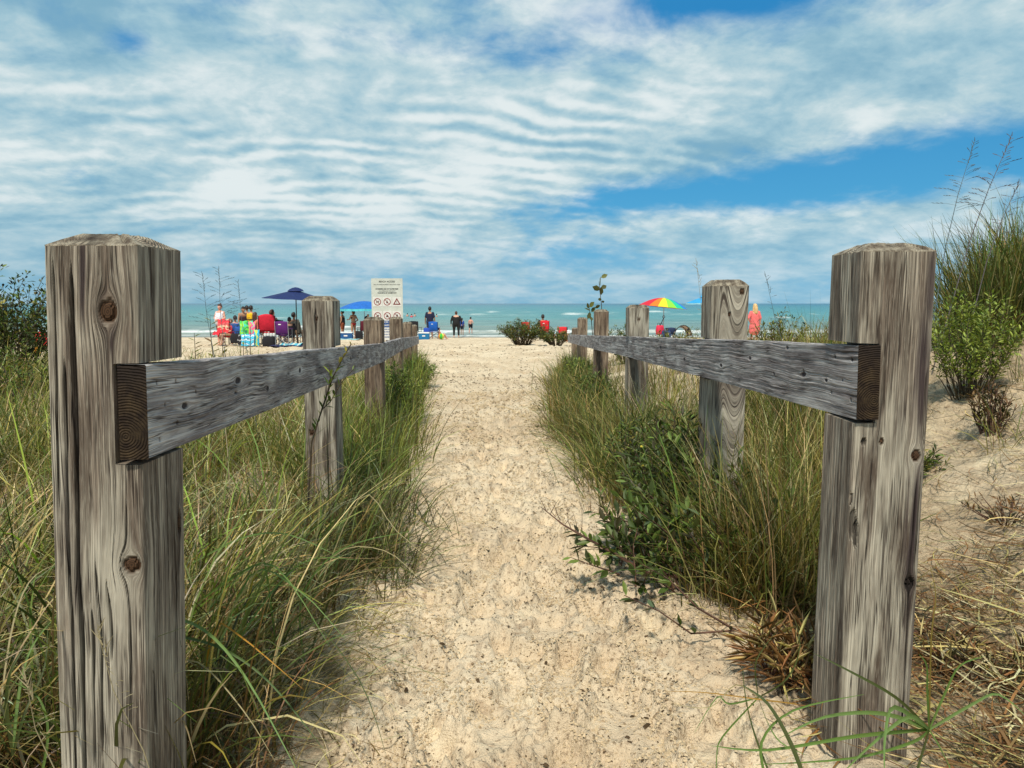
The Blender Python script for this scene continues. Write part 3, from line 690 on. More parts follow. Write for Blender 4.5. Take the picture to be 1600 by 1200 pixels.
    par2(make_rail(g, a0, a1, -1, knots=[(-.075, .16, .004, 2.4), (-.070, .30, .006, 2.6), (-.05, .75, .006, 2.2), (-.085, 1.1, .007, 2.5), (-.085, 1.75, .008, 2.5), (-.05, 2.4, .008, 2.5)],
        holes=[(.03, -.028, .004, .003), (.115, -.024, .0045, .003), (.075, -.069, .003, .0025), (.03, -.105, .004, .003), (.13, -.098, .004, .003), (.52, -.082, .006, .004), (.30, -.062, .005, .003), (.42, -.012, .008, .004)], seed=14))
    par2(make_rail(g, a1 + Vector((.001, .012, .001)), b1, -1, res=2, seed=16))
    par2(make_rail(g, b1 + Vector((.001, .014, 0)), c1, -1, res=2, seed=19))
build_fences()

# ------------------------------------------------------------------ leaves and grass
def leaf_material(name, trans=.35, rough=.55, spec=.35):
    m = bpy.data.materials.new(name); m.use_nodes = True; t = NT(m.node_tree); b = t.n['Principled BSDF']
    c = t.attr('Col', 'Color')
    pos = t.new('ShaderNodeNewGeometry').outputs['Position']
    c = t.mix(t.m('MULTIPLY', t.noise(pos, 60, 3, .6), .35), c, (.12, .08, .03))
    t.put(b.inputs['Base Color'], c); b.inputs['Roughness'].default_value = rough; b.inputs['Specular IOR Level'].default_value = spec
    tr = t.new('ShaderNodeBsdfTranslucent'); t.put(tr.inputs[0], t.mix(1.0, c, (1.1, 1.15, .6), 'MULTIPLY'))
    mx = t.new('ShaderNodeMixShader'); mx.inputs[0].default_value = trans
    t.l.new(b.outputs[0], mx.inputs[1]); t.l.new(tr.outputs[0], mx.inputs[2]); t.l.new(mx.outputs[0], t.n['Material Output'].inputs[0])
    return m
GRASS = leaf_material('grass blade', .30); LEAF = leaf_material('leaf', .22, .5)
BARK = mat('red brown twig', (.11, .055, .035), .8, noise=.3, nscale=40)
BARKD = mat('dark stem', (.07, .05, .028), .8, noise=.3, nscale=40)
PAL = {
    'green': (.13, .21, .035), 'dgreen': (.045, .090, .018), 'olive': (.235, .215, .038), 'straw': (.66, .54, .22), 'pale': (.80, .72, .42),
    'brown': (.22, .125, .05), 'rust': (.30, .14, .05), 'lime': (.30, .37, .06), 'blue': (.12, .20, .10), 'dark': (.03, .035, .012)}

def blades(base, length, width, az, tilt, droop, col0, col1, nseg=6, curl=None):
    """numpy ribbons; all args arrays of n blades"""
    n = len(base); t = np.linspace(0, 1, nseg + 1)
    ang = tilt[:, None] + droop[:, None] * t[None] ** 1.35                # angle from vertical
    azz = az[:, None] + (0 if curl is None else curl[:, None] * t[None])
    seg = (length / nseg)[:, None]
    dx = np.sin(ang) * np.cos(azz) * seg; dy = np.sin(ang) * np.sin(azz) * seg; dzz = np.cos(ang) * seg
    C = np.stack([np.cumsum(np.concatenate([np.zeros((n, 1)), d[:, :-1]], 1), 1) for d in (dx, dy, dzz)], -1) + base[:, None, :]
    w = width[:, None] * np.array([.75, 1, 1, .9, .72, .45, .12, .05])[np.round(t * 6).astype(int)][None] * .5
    tw = az + np.pi / 2 + RNG.normal(0, .7, n)
    side = np.stack([np.cos(tw), np.sin(tw), RNG.normal(0, .25, n)], -1)
    Lf = C - side[:, None, :] * w[..., None]; Rt = C + side[:, None, :] * w[..., None]
    V = np.stack([Lf, Rt], 2)          # n, nseg+1, 2, 3
    i = np.arange(n)[:, None] * (nseg + 1) * 2 + np.arange(nseg)[None] * 2
    q = np.stack([i, i + 1, i + 3, i + 2], -1).reshape(-1, 4)
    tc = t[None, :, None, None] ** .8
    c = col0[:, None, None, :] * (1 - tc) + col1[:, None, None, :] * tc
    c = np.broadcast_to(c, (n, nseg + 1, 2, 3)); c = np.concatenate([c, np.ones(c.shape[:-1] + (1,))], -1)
    return V.reshape(-1, 3), q, c.reshape(-1, 4)

def pal_pick(n, weights):
    ks = list(weights); w = np.array([weights[k] for k in ks], float); w /= w.sum()
    i = RNG.choice(len(ks), n, p=w)
    c = np.array([PAL[k] for k in ks])[i]
    return c * RNG.uniform(.45, 1.45, (n, 1)) * RNG.uniform(.93, 1.07, (n, 3))

def grass_mesh(centres, per, L, W, tilt, droop, weights, spread=.05, azb=None, azs=3.2, nseg=6, up=0.0, clear=None):
    nc = len(centres)
    cnt = RNG.integers(int(per * .6), int(per * 1.4) + 1, nc)
    if clear is not None: cnt[clear(centres[:, 0], centres[:, 1])] = 0
    ci = np.repeat(np.arange(nc), cnt); n = len(ci)
    base = np.zeros((n, 3)); off = RNG.normal(0, spread, (n, 2)) * RNG.uniform(.5, 1.4, nc)[ci][:, None]
    base[:, 0] = centres[ci, 0] + off[:, 0]; base[:, 1] = centres[ci, 1] + off[:, 1]
    base[:, 2] = ground(base[:, 0], base[:, 1]) - .015 + up
    cl = RNG.uniform(.62, 1.3, nc)[ci]
    if centres.shape[1] > 2: cl = cl * centres[ci, 2]
    length = RNG.uniform(L[0], L[1], n) * cl
    az = RNG.uniform(-np.pi, np.pi, n) if azb is None else azb + RNG.normal(0, azs * .8, nc)[ci] + RNG.normal(0, azs * .45, n)
    outa = np.arctan2(off[:, 1], off[:, 0]); az = np.where(RNG.random(n) < .35, outa, az)
    dist = np.maximum(base[:, 1], 1.2)
    width = RNG.uniform(W[0], W[1], n)
    width = np.maximum(width, dist * .00062)
    tl = np.abs(RNG.normal(tilt[0], tilt[1], n) + RNG.normal(0, .18, nc)[ci]); dr = np.abs(RNG.normal(droop[0], droop[1], n))
    c1 = pal_pick(n, weights) * (RNG.uniform(.65, 1.3, (nc, 1)) * (1 + RNG.normal(0, .10, (nc, 3))))[ci]; c0 = c1 * .42 + np.array(PAL['brown']) * .28  # blade bases darkened: shade between the blades put into the colour
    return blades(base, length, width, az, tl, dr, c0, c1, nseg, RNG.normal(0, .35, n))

def join_np(parts):
    V = []; Q = []; C = []; o = 0
    for v, q, c in parts: V.append(v); Q.append(q + o); C.append(c); o += len(v)
    return np.concatenate(V), np.concatenate(Q), np.concatenate(C)

def centres(n, fx0, fx1, y0, y1, dens=None, pw=1.0, avoid=True, hs=None):
    y = y0 * (y1 / y0) ** (RNG.random(n) ** pw); u = RNG.random(n)
    a, b = fx0(y), fx1(y); x = a + (b - a) * u
    keep = np.ones(n, bool)
    if dens is not None: keep &= fbm(x * 2.2, y * 2.2, 3, dens) > RNG.uniform(.30, .62, n)
    return np.stack([x, y], -1)[keep]

def cst(v): return lambda y: np.full_like(y, v)
def stuff(name, parts, label, m=None):
    V, Q, C = join_np(parts)
    me = np_mesh(name, V, Q, [m or GRASS], True, {'Col': (C, 'FLOAT_COLOR')})
    return tag(link(name, me), label, None, None, 'stuff')

def build_grass():
    fl = lambda y: np.interp(y, [1.1, 14.5], [-.60, -1.85])
    # --- left: dense drooping marram on both sides of the left fence
    L = []
    c = centres(440, lambda y: -.85 * y - .25, lambda y: left_edge(y) - np.interp(y, [1.2, 2, 3], [.34, .28, .14]), 1.25, 6.5, None)
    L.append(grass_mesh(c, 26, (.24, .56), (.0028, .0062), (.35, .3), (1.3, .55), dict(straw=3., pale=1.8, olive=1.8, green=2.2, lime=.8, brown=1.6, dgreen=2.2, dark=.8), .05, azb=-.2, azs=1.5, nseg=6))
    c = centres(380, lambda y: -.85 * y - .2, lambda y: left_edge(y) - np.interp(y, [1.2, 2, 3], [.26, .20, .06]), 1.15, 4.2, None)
    L.append(grass_mesh(c, 22, (.18, .34), (.0014, .003), (.5, .35), (1.2, .6), dict(brown=4, rust=1.5, straw=1.8, olive=1.0, dark=2., green=.6), .06, azb=-.2, azs=1.6, nseg=5))  # dead blades; their brown and dark tones also paint the grass's shaded bottom
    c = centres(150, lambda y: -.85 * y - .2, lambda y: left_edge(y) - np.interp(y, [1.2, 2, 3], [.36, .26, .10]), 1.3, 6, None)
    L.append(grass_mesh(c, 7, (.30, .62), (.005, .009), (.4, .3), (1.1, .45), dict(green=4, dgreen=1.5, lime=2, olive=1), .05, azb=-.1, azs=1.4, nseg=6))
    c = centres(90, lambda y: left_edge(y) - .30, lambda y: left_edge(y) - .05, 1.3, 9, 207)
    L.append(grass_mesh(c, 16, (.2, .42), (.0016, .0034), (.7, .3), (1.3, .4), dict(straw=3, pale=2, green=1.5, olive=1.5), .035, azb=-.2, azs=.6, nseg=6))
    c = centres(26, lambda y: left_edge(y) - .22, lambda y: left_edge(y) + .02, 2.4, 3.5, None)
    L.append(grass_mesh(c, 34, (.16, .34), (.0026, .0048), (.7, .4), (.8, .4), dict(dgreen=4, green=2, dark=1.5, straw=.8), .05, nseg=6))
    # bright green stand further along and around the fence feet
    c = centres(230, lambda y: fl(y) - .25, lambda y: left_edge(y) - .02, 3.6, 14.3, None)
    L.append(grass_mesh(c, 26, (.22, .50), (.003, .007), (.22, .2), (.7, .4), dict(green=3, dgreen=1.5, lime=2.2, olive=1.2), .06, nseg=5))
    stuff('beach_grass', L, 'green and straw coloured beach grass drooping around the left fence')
    # --- left field behind the fence
    L = []
    c = centres(760, lambda y: -.74 * y - .4, lambda y: fl(y) - .15, 4.2, 11, None)
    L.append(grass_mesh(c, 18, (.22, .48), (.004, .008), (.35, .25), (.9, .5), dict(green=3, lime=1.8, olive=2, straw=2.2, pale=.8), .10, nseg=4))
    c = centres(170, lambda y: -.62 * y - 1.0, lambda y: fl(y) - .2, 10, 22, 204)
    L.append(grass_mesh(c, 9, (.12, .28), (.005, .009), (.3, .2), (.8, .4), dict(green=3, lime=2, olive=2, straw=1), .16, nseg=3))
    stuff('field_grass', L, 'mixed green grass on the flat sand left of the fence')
    # --- right: along and behind the right fence
    L = []
    re = right_edge
    wil = lambda x, y: (y < 3.3) & (x < .05 + .245 * y)
    c = centres(280, lambda y: re(y) + .16, lambda y: .455 * y - .02, 2.15, 5.2, None)
    L.append(grass_mesh(c, 30, (.24, .56), (.0024, .0052), (.20, .18), (.8, .5), dict(olive=4.5, straw=2.4, green=2., brown=1.2, pale=.8, dgreen=1.), .055, nseg=5, clear=wil))
    c = centres(130, lambda y: re(y) + .04, lambda y: re(y) + .36, 2.3, 3.6, None)
    L.append(grass_mesh(c, 24, (.16, .34), (.0015, .003), (.4, .3), (1.0, .5), dict(olive=2.5, brown=2.2, straw=1.4, dgreen=1.5), .05, nseg=5, clear=wil))
    c = centres(210, lambda y: re(y) + .0, lambda y: re(y) + .45, 3.4, 14.2, None)
    L.append(grass_mesh(c, 28, (.20, .46), (.0028, .006), (.35, .25), (.95, .5), dict(green=2.6, dgreen=2.2, olive=2.2, straw=1.3), .06, nseg=5))
    c = centres(70, lambda y: re(y) + .0, lambda y: re(y) + .30, 4.0, 7.5, None)
    L.append(grass_mesh(c, 22, (.2, .42), (.0025, .005), (.8, .3), (1.1, .4), dict(green=2, dgreen=1.5, olive=2, straw=2.2), .05, azb=3.3, azs=.8, nseg=6))
    c = centres(360, lambda y: re(y) + .4, lambda y: .60 * y + .6, 5.2, 15, 212)
    L.append(grass_mesh(c, 22, (.20, .46), (.004, .007), (.25, .2), (.7, .4), dict(olive=4, straw=2, green=2, brown=1, dgreen=1), .10, nseg=4))
    c = centres(16, lambda y: .365 * y, lambda y: .41 * y, 3.4, 4.6, None)
    L.append(grass_mesh(c, 26, (.45, .70), (.003, .005), (.14, .1), (.35, .25), dict(green=3, dgreen=3, olive=2), .06, nseg=6))
    c = centres(140, lambda y: re(y) + .1, lambda y: .45 * y, 2.3, 5.5, None)
    L.append(grass_mesh(c, 6, (.28, .52), (.005, .008), (.25, .2), (.8, .4), dict(green=4, dgreen=3, lime=1), .05, nseg=6))
    c = centres(85, lambda y: .285 * y, lambda y: .43 * y, 6.0, 9.5, None)
    L.append(grass_mesh(c, 20, (.22, .44), (.004, .006), (.22, .18), (.5, .35), dict(olive=4, straw=2, green=1.6, brown=1.5), .09, nseg=5))
    stuff('dune_edge_grass', L, 'upright olive and brown grass along and behind the right fence')
    # --- the dune on the right
    L = []
    c = centres(430, lambda y: .595 * y, lambda y: .80 * y + .3, 4.3, 7.2, None)
    L.append(grass_mesh(c, 46, (.36, .72), (.0042, .0076), (.22, .2), (.65, .45), dict(green=3.2, dgreen=3, olive=2.4, straw=1.2), .08, nseg=6))
    c = centres(60, lambda y: .50 * y + .3, lambda y: .75 * y + .3, 2.6, 4.4, 222)
    L.append(grass_mesh(c, 13, (.15, .34), (.002, .0035), (.4, .3), (.9, .5), dict(green=2, olive=2, straw=2, brown=1), .05, nseg=5))
    stuff('dune_grass', L, 'thick dark green marram grass crowning the dune on the right')
build_grass()

def build_litter():
    parts = []
    # dry straw and dead blades lying on the sand
    def lying(n, fx0, fx1, y0, y1, L, W, weights, pw=1.0, lift=.0):
        y = y0 * (y1 / y0) ** (RNG.random(n) ** pw); x = fx0(y) + (fx1(y) - fx0(y)) * RNG.random(n)
        base = np.stack([x, y, ground(x, y) + micro(x, y) + .004 + RNG.random(n) * lift], -1)
        c1 = pal_pick(n, weights)
        return blades(base, RNG.uniform(L[0], L[1], n), np.maximum(RNG.uniform(W[0], W[1], n), y * .0006), RNG.uniform(-3.14, 3.14, n), RNG.normal(1.45, .10, n), RNG.normal(.12, .12, n), c1, c1, 4, RNG.normal(0, .9, n))
    parts.append(lying(1700, lambda y: .50 * y + .12, lambda y: .74 * y + .25, 1.2, 2.3, (.06, .26), (.002, .0065), dict(pale=2., straw=2.6, rust=4.2, brown=4, dark=1.6), lift=.07))
    parts.append(lying(420, lambda y: right_edge(y) + .12, lambda y: .50 * y + .1, 1.5, 2.2, (.05, .16), (.003, .008), dict(rust=4, brown=3, straw=2), lift=.08))
    parts.append(lying(900, lambda y: .50 * y + .12, lambda y: .74 * y + .3, 2.0, 3.6, (.05, .22), (.0015, .004), dict(straw=2, pale=1, brown=3.5, dark=2, rust=1.5), lift=.03))
    parts.append(lying(700, lambda y: .48 * y + .35, lambda y: .85 * y + .3, 2.0, 4.5, (.04, .16), (.0015, .0035), dict(straw=2, brown=3, dark=1.2), lift=.02))
    parts.append(lying(900, lambda y: left_edge(y) - .5, lambda y: left_edge(y) + .02, 1.1, 4.5, (.05, .18), (.0015, .0035), dict(straw=2.5, pale=1.5, brown=3), lift=.02))
    parts.append(lying(500, lambda y: right_edge(y) - .02, lambda y: right_edge(y) + .35, 2.0, 8, (.05, .16), (.0015, .0035), dict(straw=2, brown=3), lift=.02))
    parts.append(lying(420, lambda y: -.9 * y - .2, lambda y: left_edge(y) - .2, 1.3, 5, (.08, .25), (.002, .004), dict(straw=2.5, pale=2, brown=2), lift=.03))
    stuff('dead_grass_litter', parts, 'dry straw, dead leaves and broken stalks lying beside the fences')
    # crumbs and bits of debris on the path
    n = 24000
    y = 1.05 * (30 / 1.05) ** (RNG.random(n) ** .9); x = left_edge(y) - .1 + (right_edge(y) - left_edge(y) + .3 + .02 * np.maximum(0, y - 12)) * RNG.random(n)
    far = y > 14; x = np.where(far, RNG.uniform(-.45, .30, n) * y, x)
    keep = (fbm(x * 4, y * 3, 3, 301) > RNG.uniform(.42, .66, n)) | (RNG.random(n) < .06); x, y = x[keep], y[keep]; n = len(x)
    s = RNG.uniform(.0007, .0021, n) * (1 + (RNG.random(n) < .04) * 1.5); s = np.maximum(s, y * .00055)
    z = ground(x, y) + micro(x, y)
    a = RNG.uniform(0, 6.28, n); ex = RNG.uniform(.8, 3.0, n)
    base = np.array([[-1, -1, 0], [1, -1, 0], [1, 1, 0], [-1, 1, 0], [-.5, -.5, 1.1], [.6, -.5, 1.0], [.5, .6, .9], [-.6, .5, 1.2]])
    vx = base[None, :, 0] * s[:, None] * ex[:, None]; vy = base[None, :, 1] * s[:, None]; vz = (base[None, :, 2] - .3) * s[:, None]
    V = np.stack([x[:, None] + vx * np.cos(a)[:, None] - vy * np.sin(a)[:, None], y[:, None] + vx * np.sin(a)[:, None] + vy * np.cos(a)[:, None], z[:, None] + vz], -1)
    i = np.arange(n)[:, None, None] * 8 + np.array([[0, 1, 5, 4], [1, 2, 6, 5], [2, 3, 7, 6], [3, 0, 4, 7], [4, 5, 6, 7]])[None]
    cc = np.where(RNG.random((n, 1)) < .7, np.array([[.07, .045, .028]]), np.array([[.38, .29, .19]])) * RNG.uniform(.6, 1.3, (n, 1))
    C = np.concatenate([np.repeat(cc[:, None], 8, 1), np.ones((n, 8, 1))], -1)
    DEB = leaf_material('debris', 0.0, .9, .1)
    # kicked up sand clods along the trodden tracks
    m = 90000
    yy = 1.05 * (9 / 1.05) ** RNG.random(m); xx = left_edge(yy) - .05 + (right_edge(yy) - left_edge(yy) + .2) * RNG.random(m)
    pmx = path_mid(yy); trk = np.exp(-((xx - pmx + .20) / .17) ** 2) + np.exp(-((xx - pmx - .22) / .17) ** 2)
    kp = (fbm(xx * 9, yy * 7, 3, 311) + .20 * np.clip(trk, 0, 1)) > RNG.uniform(.56, .76, m); xx, yy = xx[kp], yy[kp]; m = len(xx)
    ss = np.maximum(RNG.uniform(.0010, .0031, m), yy * .0007); zz = ground(xx, yy) + micro(xx, yy) - ss * .15
    aa = RNG.uniform(0, 6.28, m); e2 = RNG.uniform(.8, 1.9, m)
    jx = base[None, :, 0] * ss[:, None] * e2[:, None] * RNG.uniform(.6, 1.3, (m, 8)); jy = base[None, :, 1] * ss[:, None] * RNG.uniform(.6, 1.3, (m, 8)); jz = base[None, :, 2] * ss[:, None] * RNG.uniform(.7, 1.4, (m, 8))
    V2 = np.stack([xx[:, None] + jx * np.cos(aa)[:, None] - jy * np.sin(aa)[:, None], yy[:, None] + jx * np.sin(aa)[:, None] + jy * np.cos(aa)[:, None], zz[:, None] + jz], -1)
    i2 = np.arange(m)[:, None, None] * 8 + np.array([[0, 1, 5, 4], [1, 2, 6, 5], [2, 3, 7, 6], [3, 0, 4, 7], [4, 5, 6, 7]])[None]
    c2 = np.where(RNG.random((m, 1)) < .12, np.array([[.33, .24, .15]]), np.array([[.58, .455, .295]])) * RNG.uniform(.7, 1.2, (m, 1))
    C2 = np.concatenate([np.repeat(c2[:, None], 8, 1), np.ones((m, 8, 1))], -1)
    stuff('sand_clods', [(V2.reshape(-1, 3), i2.reshape(-1, 4), C2.reshape(-1, 4))], 'small crumbly clods of sand kicked up along the footpath', DEB)
    print('clods', m)
    stuff('sand_debris', [(V.reshape(-1, 3), i.reshape(-1, 4), C.reshape(-1, 4))], 'dark crumbs, pebbles and bark bits scattered over the trodden sand', DEB)
build_litter()

# leaf shapes --------------------------------------------------------------
LV = np.array([[0, 0, 0], [-.22, .30, .04], [.22, .30, .04], [-.26, .62, .02], [.26, .62, .02], [0, 1.0, -.06], [0, .32, -.03], [0, .64, -.05]])
LQ = np.array([[0, 6, 1, 1], [0, 2, 6, 6], [1, 6, 7, 3], [6, 2, 4, 7], [3, 7, 5, 5], [7, 4, 5, 5]])
def leaves_np(pos, dirs, size, aspect, cols):
    """many leaves joined in one mesh, each a folded blade of 6 faces (as quads with a doubled corner avoided)"""
    n = len(pos); d = dirs / (np.linalg.norm(dirs, axis=1, keepdims=True) + 1e-9)
    up = np.array([[0, 0, 1.]]) + RNG.normal(0, .35, (n, 3)); s = np.cross(d, up); s /= np.linalg.norm(s, axis=1, keepdims=True) + 1e-9; u = np.cross(s, d)
    v = LV[None]; V = pos[:, None] + size[:, None, None] * (v[..., 0:1] * aspect[:, None, None] * s[:, None] + v[..., 1:2] * d[:, None] + v[..., 2:3] * u[:, None])
    T = np.array([[0, 6, 1], [0, 2, 6], [1, 6, 3], [6, 7, 3], [6, 2, 7], [2, 4, 7], [3, 7, 5], [7, 4, 5]])
    i = np.arange(n)[:, None, None] * 8 + T[None]
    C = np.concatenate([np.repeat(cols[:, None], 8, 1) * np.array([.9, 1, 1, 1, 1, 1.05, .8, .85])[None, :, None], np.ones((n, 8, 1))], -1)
    return V.reshape(-1, 3), i.reshape(-1, 3), C.reshape(-1, 4)

def leaf_mesh(name, col, size=1, aspect=1.0):
    V = LV * np.array([aspect, 1, 1]) * size
    T = np.array([[0, 6, 1], [0, 2, 6], [1, 6, 3], [6, 7, 3], [6, 2, 7], [2, 4, 7], [3, 7, 5], [7, 4, 5]])
    C = np.tile(np.array([*col, 1.0]), (8, 1))
    return np_mesh(name, V, T, [LEAF], True, {'Col': (C, 'FLOAT_COLOR')})

def stem_path(p, d, L, n, curve=.2, up=.0):
    pts = [Vector(p)]; d = Vector(d).normalized()
    for i in range(n):
        d = (d + Vector(RNG.normal(0, curve, 3)) + Vector((0, 0, up))).normalized(); pts.append(pts[-1] + d * L / n)
    return pts

def bush(name, label, cat, loc, rx, ry, hgt, nstem, nleaf, lsize, aspect, weights, group=None, bark=None, spread=1.0, upright=.6, twig=.006, flower=None):
    x, y = loc; z0 = gz(x, y)
    root = thing(name, label, cat, (x, y, z0), group=group)
    mb = MB(); P_, D_ = [], []
    for i in range(nstem):
        a = RNG.uniform(0, 6.28); r = math.sqrt(RNG.random())
        tip = Vector((math.cos(a) * r * rx * spread, math.sin(a) * r * ry * spread, hgt * (1 - .45 * r * r) * RNG.uniform(.72, 1.08)))
        b = Vector((tip.x * .25, tip.y * .25, -.03)); n = 6
        pts = []
        for k in range(n + 1):
            t = k / n; p = b.lerp(tip, t); p.z = b.z + (tip.z - b.z) * (t ** (1 - .35 * (1 - upright)))
            pts.append(p + Vector(RNG.normal(0, .02 * hgt, 3)) * (0 if k == 0 else 1))
        mb.tube(pts, [twig * (1 - .75 * k / n) for k in range(n + 1)], 4, cap=False)
        m = int(nleaf / nstem)
        for j in range(m):
            t = RNG.uniform(.22, 1.0) ** .8; k = min(n - 1, int(t * n)); f = t * n - k
            p = pts[k].lerp(pts[k + 1], f); dd = (pts[k + 1] - pts[k]).normalized()
            out = Vector(RNG.normal(0, 1, 3)); out = (out - dd * out.dot(dd)).normalized()
            side = out * RNG.uniform(0, .05) * hgt
            P_.append(p + side); D_.append(dd * RNG.uniform(.3, 1.1) + out * .9)
    mb.build('stem', bark or BARKD, root)
    n = len(P_); s = RNG.uniform(lsize * .6, lsize * 1.25, n)
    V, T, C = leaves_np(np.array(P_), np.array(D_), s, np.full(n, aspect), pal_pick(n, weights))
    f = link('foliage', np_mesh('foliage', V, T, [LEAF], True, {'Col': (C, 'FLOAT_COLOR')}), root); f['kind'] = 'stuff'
    if flower:
        k, fs, fc = flower; fb = MB()
        for i in range(k):
            j = RNG.integers(0, n); p = P_[j]
            fb.lathe([(.0, 0), (fs, fs * .3), (fs * .7, fs), (0, fs * 1.2)], 6, (p.x, p.y, p.z + .01))
        q = fb.build('blossom', fc, root); q['kind'] = 'stuff'
    return root

YEL = mat('yellow petals', (.62, .50, .05), .6)
def build_plants():
    bush('willow_bush', 'tall dense dark green bush at the far left edge beyond the grass', 'bush', (-6.05, 9.2), .98, 1.0, 1.22, 120, 7500, .062, .75, dict(dgreen=4, green=2.2, dark=2, olive=1.2), spread=1.0, twig=.009)
    bush('willow_bush', 'low leafy bush in front of the tall dark bush at the left edge', 'bush', (-4.6, 7.3), .85, .6, .55, 50, 2200, .045, .7, dict(green=3, dgreen=1.5, lime=1.2, olive=1.5), twig=.006)
    bush('beach_shrub', 'spreading grey green shrub where the path opens onto the beach', 'shrub', (.42, 29.3), 1.10, .7, 1.0, 90, 4600, .085, .55, dict(olive=2.4, dgreen=2.6, green=2, brown=.5, blue=1.2), bark=BARKD, twig=.012, upright=.3)
    bush('beach_shrub', 'right half of the dark shrubs in front of the red beach chairs', 'shrub', (1.65, 29), .8, .6, .66, 60, 3000, .08, .55, dict(olive=2.4, dgreen=2.6, green=2, brown=.5, blue=1.2), bark=BARKD, twig=.012, upright=.3)
    bush('beach_shrub', 'bushy green shrub between the two short far posts of the right fence', 'shrub', (2.05, 13.6), .45, .5, .74, 40, 2000, .05, .6, dict(dgreen=3, olive=2, green=2), twig=.007)
    bush('beach_shrub', 'leafy dark shrub rising behind the rail near the person in pink', 'shrub', (2.62, 7.6), .34, .4, P(1210, 486, 7.6).z - gz(2.62, 7.6), 34, 1300, .04, .6, dict(dgreen=3, olive=3, green=1), twig=.006, bark=BARK)
    bush('dune_weed', 'straggly olive weed below the light blue umbrella, seen above the rail', 'plant', (2.62, 11.2), .30, .4, P(1080, 512, 11.2).z - gz(2.62, 11.2), 30, 1100, .045, .5, dict(olive=3, green=2, straw=1), twig=.005, upright=.7)
    bush('beach_shrub', 'low olive shrub under the rainbow umbrella', 'shrub', (2.55, 12.6), .45, .5, P(1045, 512, 12.6).z - gz(2.55, 12.6), 36, 1700, .05, .6, dict(olive=3, dgreen=2, straw=1), twig=.006)
    bush('sage_plant', 'bright yellow green small leaved plant on the dune beside the near right post', 'plant', (2.15, 3.6), .25, .25, P(1515, 448, 3.6).z - gz(2.15, 3.6), 52, 4200, .024, .66, dict(lime=5, green=1.5), twig=.003, upright=.9)
    bush('dune_weed', 'bright green weed at the far end of the left fence', 'plant', (-1.18, 9.7), .25, .5, .42, 50, 1700, .05, .5, dict(lime=2, green=4, dgreen=1.5), twig=.004, upright=.9)
    bush('dune_weed', 'green weeds against the third post of the left fence', 'plant', (-.98, 6.6), .22, .5, .55, 60, 2400, .045, .42, dict(lime=2, green=4, dgreen=2), twig=.004, upright=.95)
    bush('dune_weed', 'fresh green weed on the path side of the far right fence', 'plant', (.82, 9.6), .28, .8, .42, 60, 2400, .045, .45, dict(lime=1.6, green=4, dgreen=2.2), twig=.004, upright=.9)
    bush('dune_weed', 'dark weed hugging the fourth post of the right fence', 'plant', (.72, 6.9), .22, .5, .40, 46, 1700, .045, .5, dict(green=3, dgreen=3, olive=1), twig=.004, upright=.8)
    # yellow flowered dark weeds at the foot of the second right post
    bush('leafy_weed', 'dark green weed with small yellow flowers left of the second right post', 'plant', (.66, 3.0), .24, .34, .50, 60, 2000, .044, .5, dict(dgreen=4, green=2, dark=1.4), twig=.004, upright=.8, flower=(9, .007, YEL))
    # dead brown weed on the dune slope
    bush('leafy_weed', 'bushy dark weed beyond the willow, left of the gap before the third right post', 'plant', (.60, 3.55), .20, .30, .40, 46, 1500, .04, .5, dict(dgreen=3, green=3, olive=1), twig=.004, upright=.8)
    bush('dead_weed', 'dead dark brown weed hanging down the sandy dune slope', 'plant', (1.95, 3.1), .10, .12, .24, 26, 420, .03, .5, dict(brown=3, dark=3), bark=BARK, twig=.004)
    bush('dead_weed', 'red brown dead weed collapsed on the sand right of the near right post', 'plant', (1.10, 1.75), .20, .18, .09, 50, 420, .050, .16, dict(rust=1.5, brown=4, dark=2, straw=1.5), bark=BARK, twig=.0032, upright=.1)
    bush('dead_weed', 'tangle of dark dead stems against the right side of the near right post', 'plant', (1.02, 2.05), .14, .16, .16, 40, 160, .03, .3, dict(brown=3, dark=3), bark=BARK, twig=.0038, upright=.3)
    bush('dead_weed', 'rusty dead leaves bunched at the left foot of the near right post', 'plant', (.66, 1.78), .10, .14, .15, 40, 420, .075, .13, dict(rust=2, brown=3, straw=2), bark=BARK, twig=.003, upright=.2)
    bush('dead_weed', 'dry brown weed on the slope at the right edge of the picture', 'plant', (1.62, 2.45), .18, .14, .07, 34, 160, .026, .45, dict(brown=3, dark=2, rust=1), bark=BARK, twig=.003, upright=.1)
    bush('dune_weed', 'small green weed low on the dune right of the near right post', 'plant', (1.60, 3.0), .12, .12, .13, 24, 420, .03, .45, dict(green=3, dgreen=2, olive=1), twig=.003, upright=.3)
    # willow like shrub with a long bare branch reaching over the path: single leaves
    root = thing('sand_willow', 'leafy sprawling willow with a long red twig reaching left over the path', 'shrub', (.62, 2.48, gz(.62, 2.48)))
    inv = Vector(root.location)
    tw = MB(); LP = []
    main = [P(1090, 905, 2.42), P(1010, 895, 2.36), P(955, 862, 2.34), P(915, 840, 2.34), P(880, 820, 2.36), P(845, 792, 2.40)]
    tw.tube([p - inv for p in main], [.006, .0055, .005, .004, .0028, .0012], 5)
    lines = [main]
    def twig(pts, r0=.003):
        pts = [p for p in pts]; tw.tube([p - inv for p in pts], [r0 * (1 - .7 * i / (len(pts) - 1)) for i in range(len(pts))], 4, cap=False); lines.append(pts)
    for i in range(9):
        b = main[3].lerp(main[5], i / 9); twig(stem_path(b, (RNG.normal(-.2, .4), RNG.normal(0, .3), 1), RNG.uniform(.04, .08), 3, .15), .0014)
    low = [P(1215, 1010, 2.02), P(1150, 985, 2.02), P(1080, 990, 1.98), P(1030, 955, 2.0), P(975, 930, 2.05)]
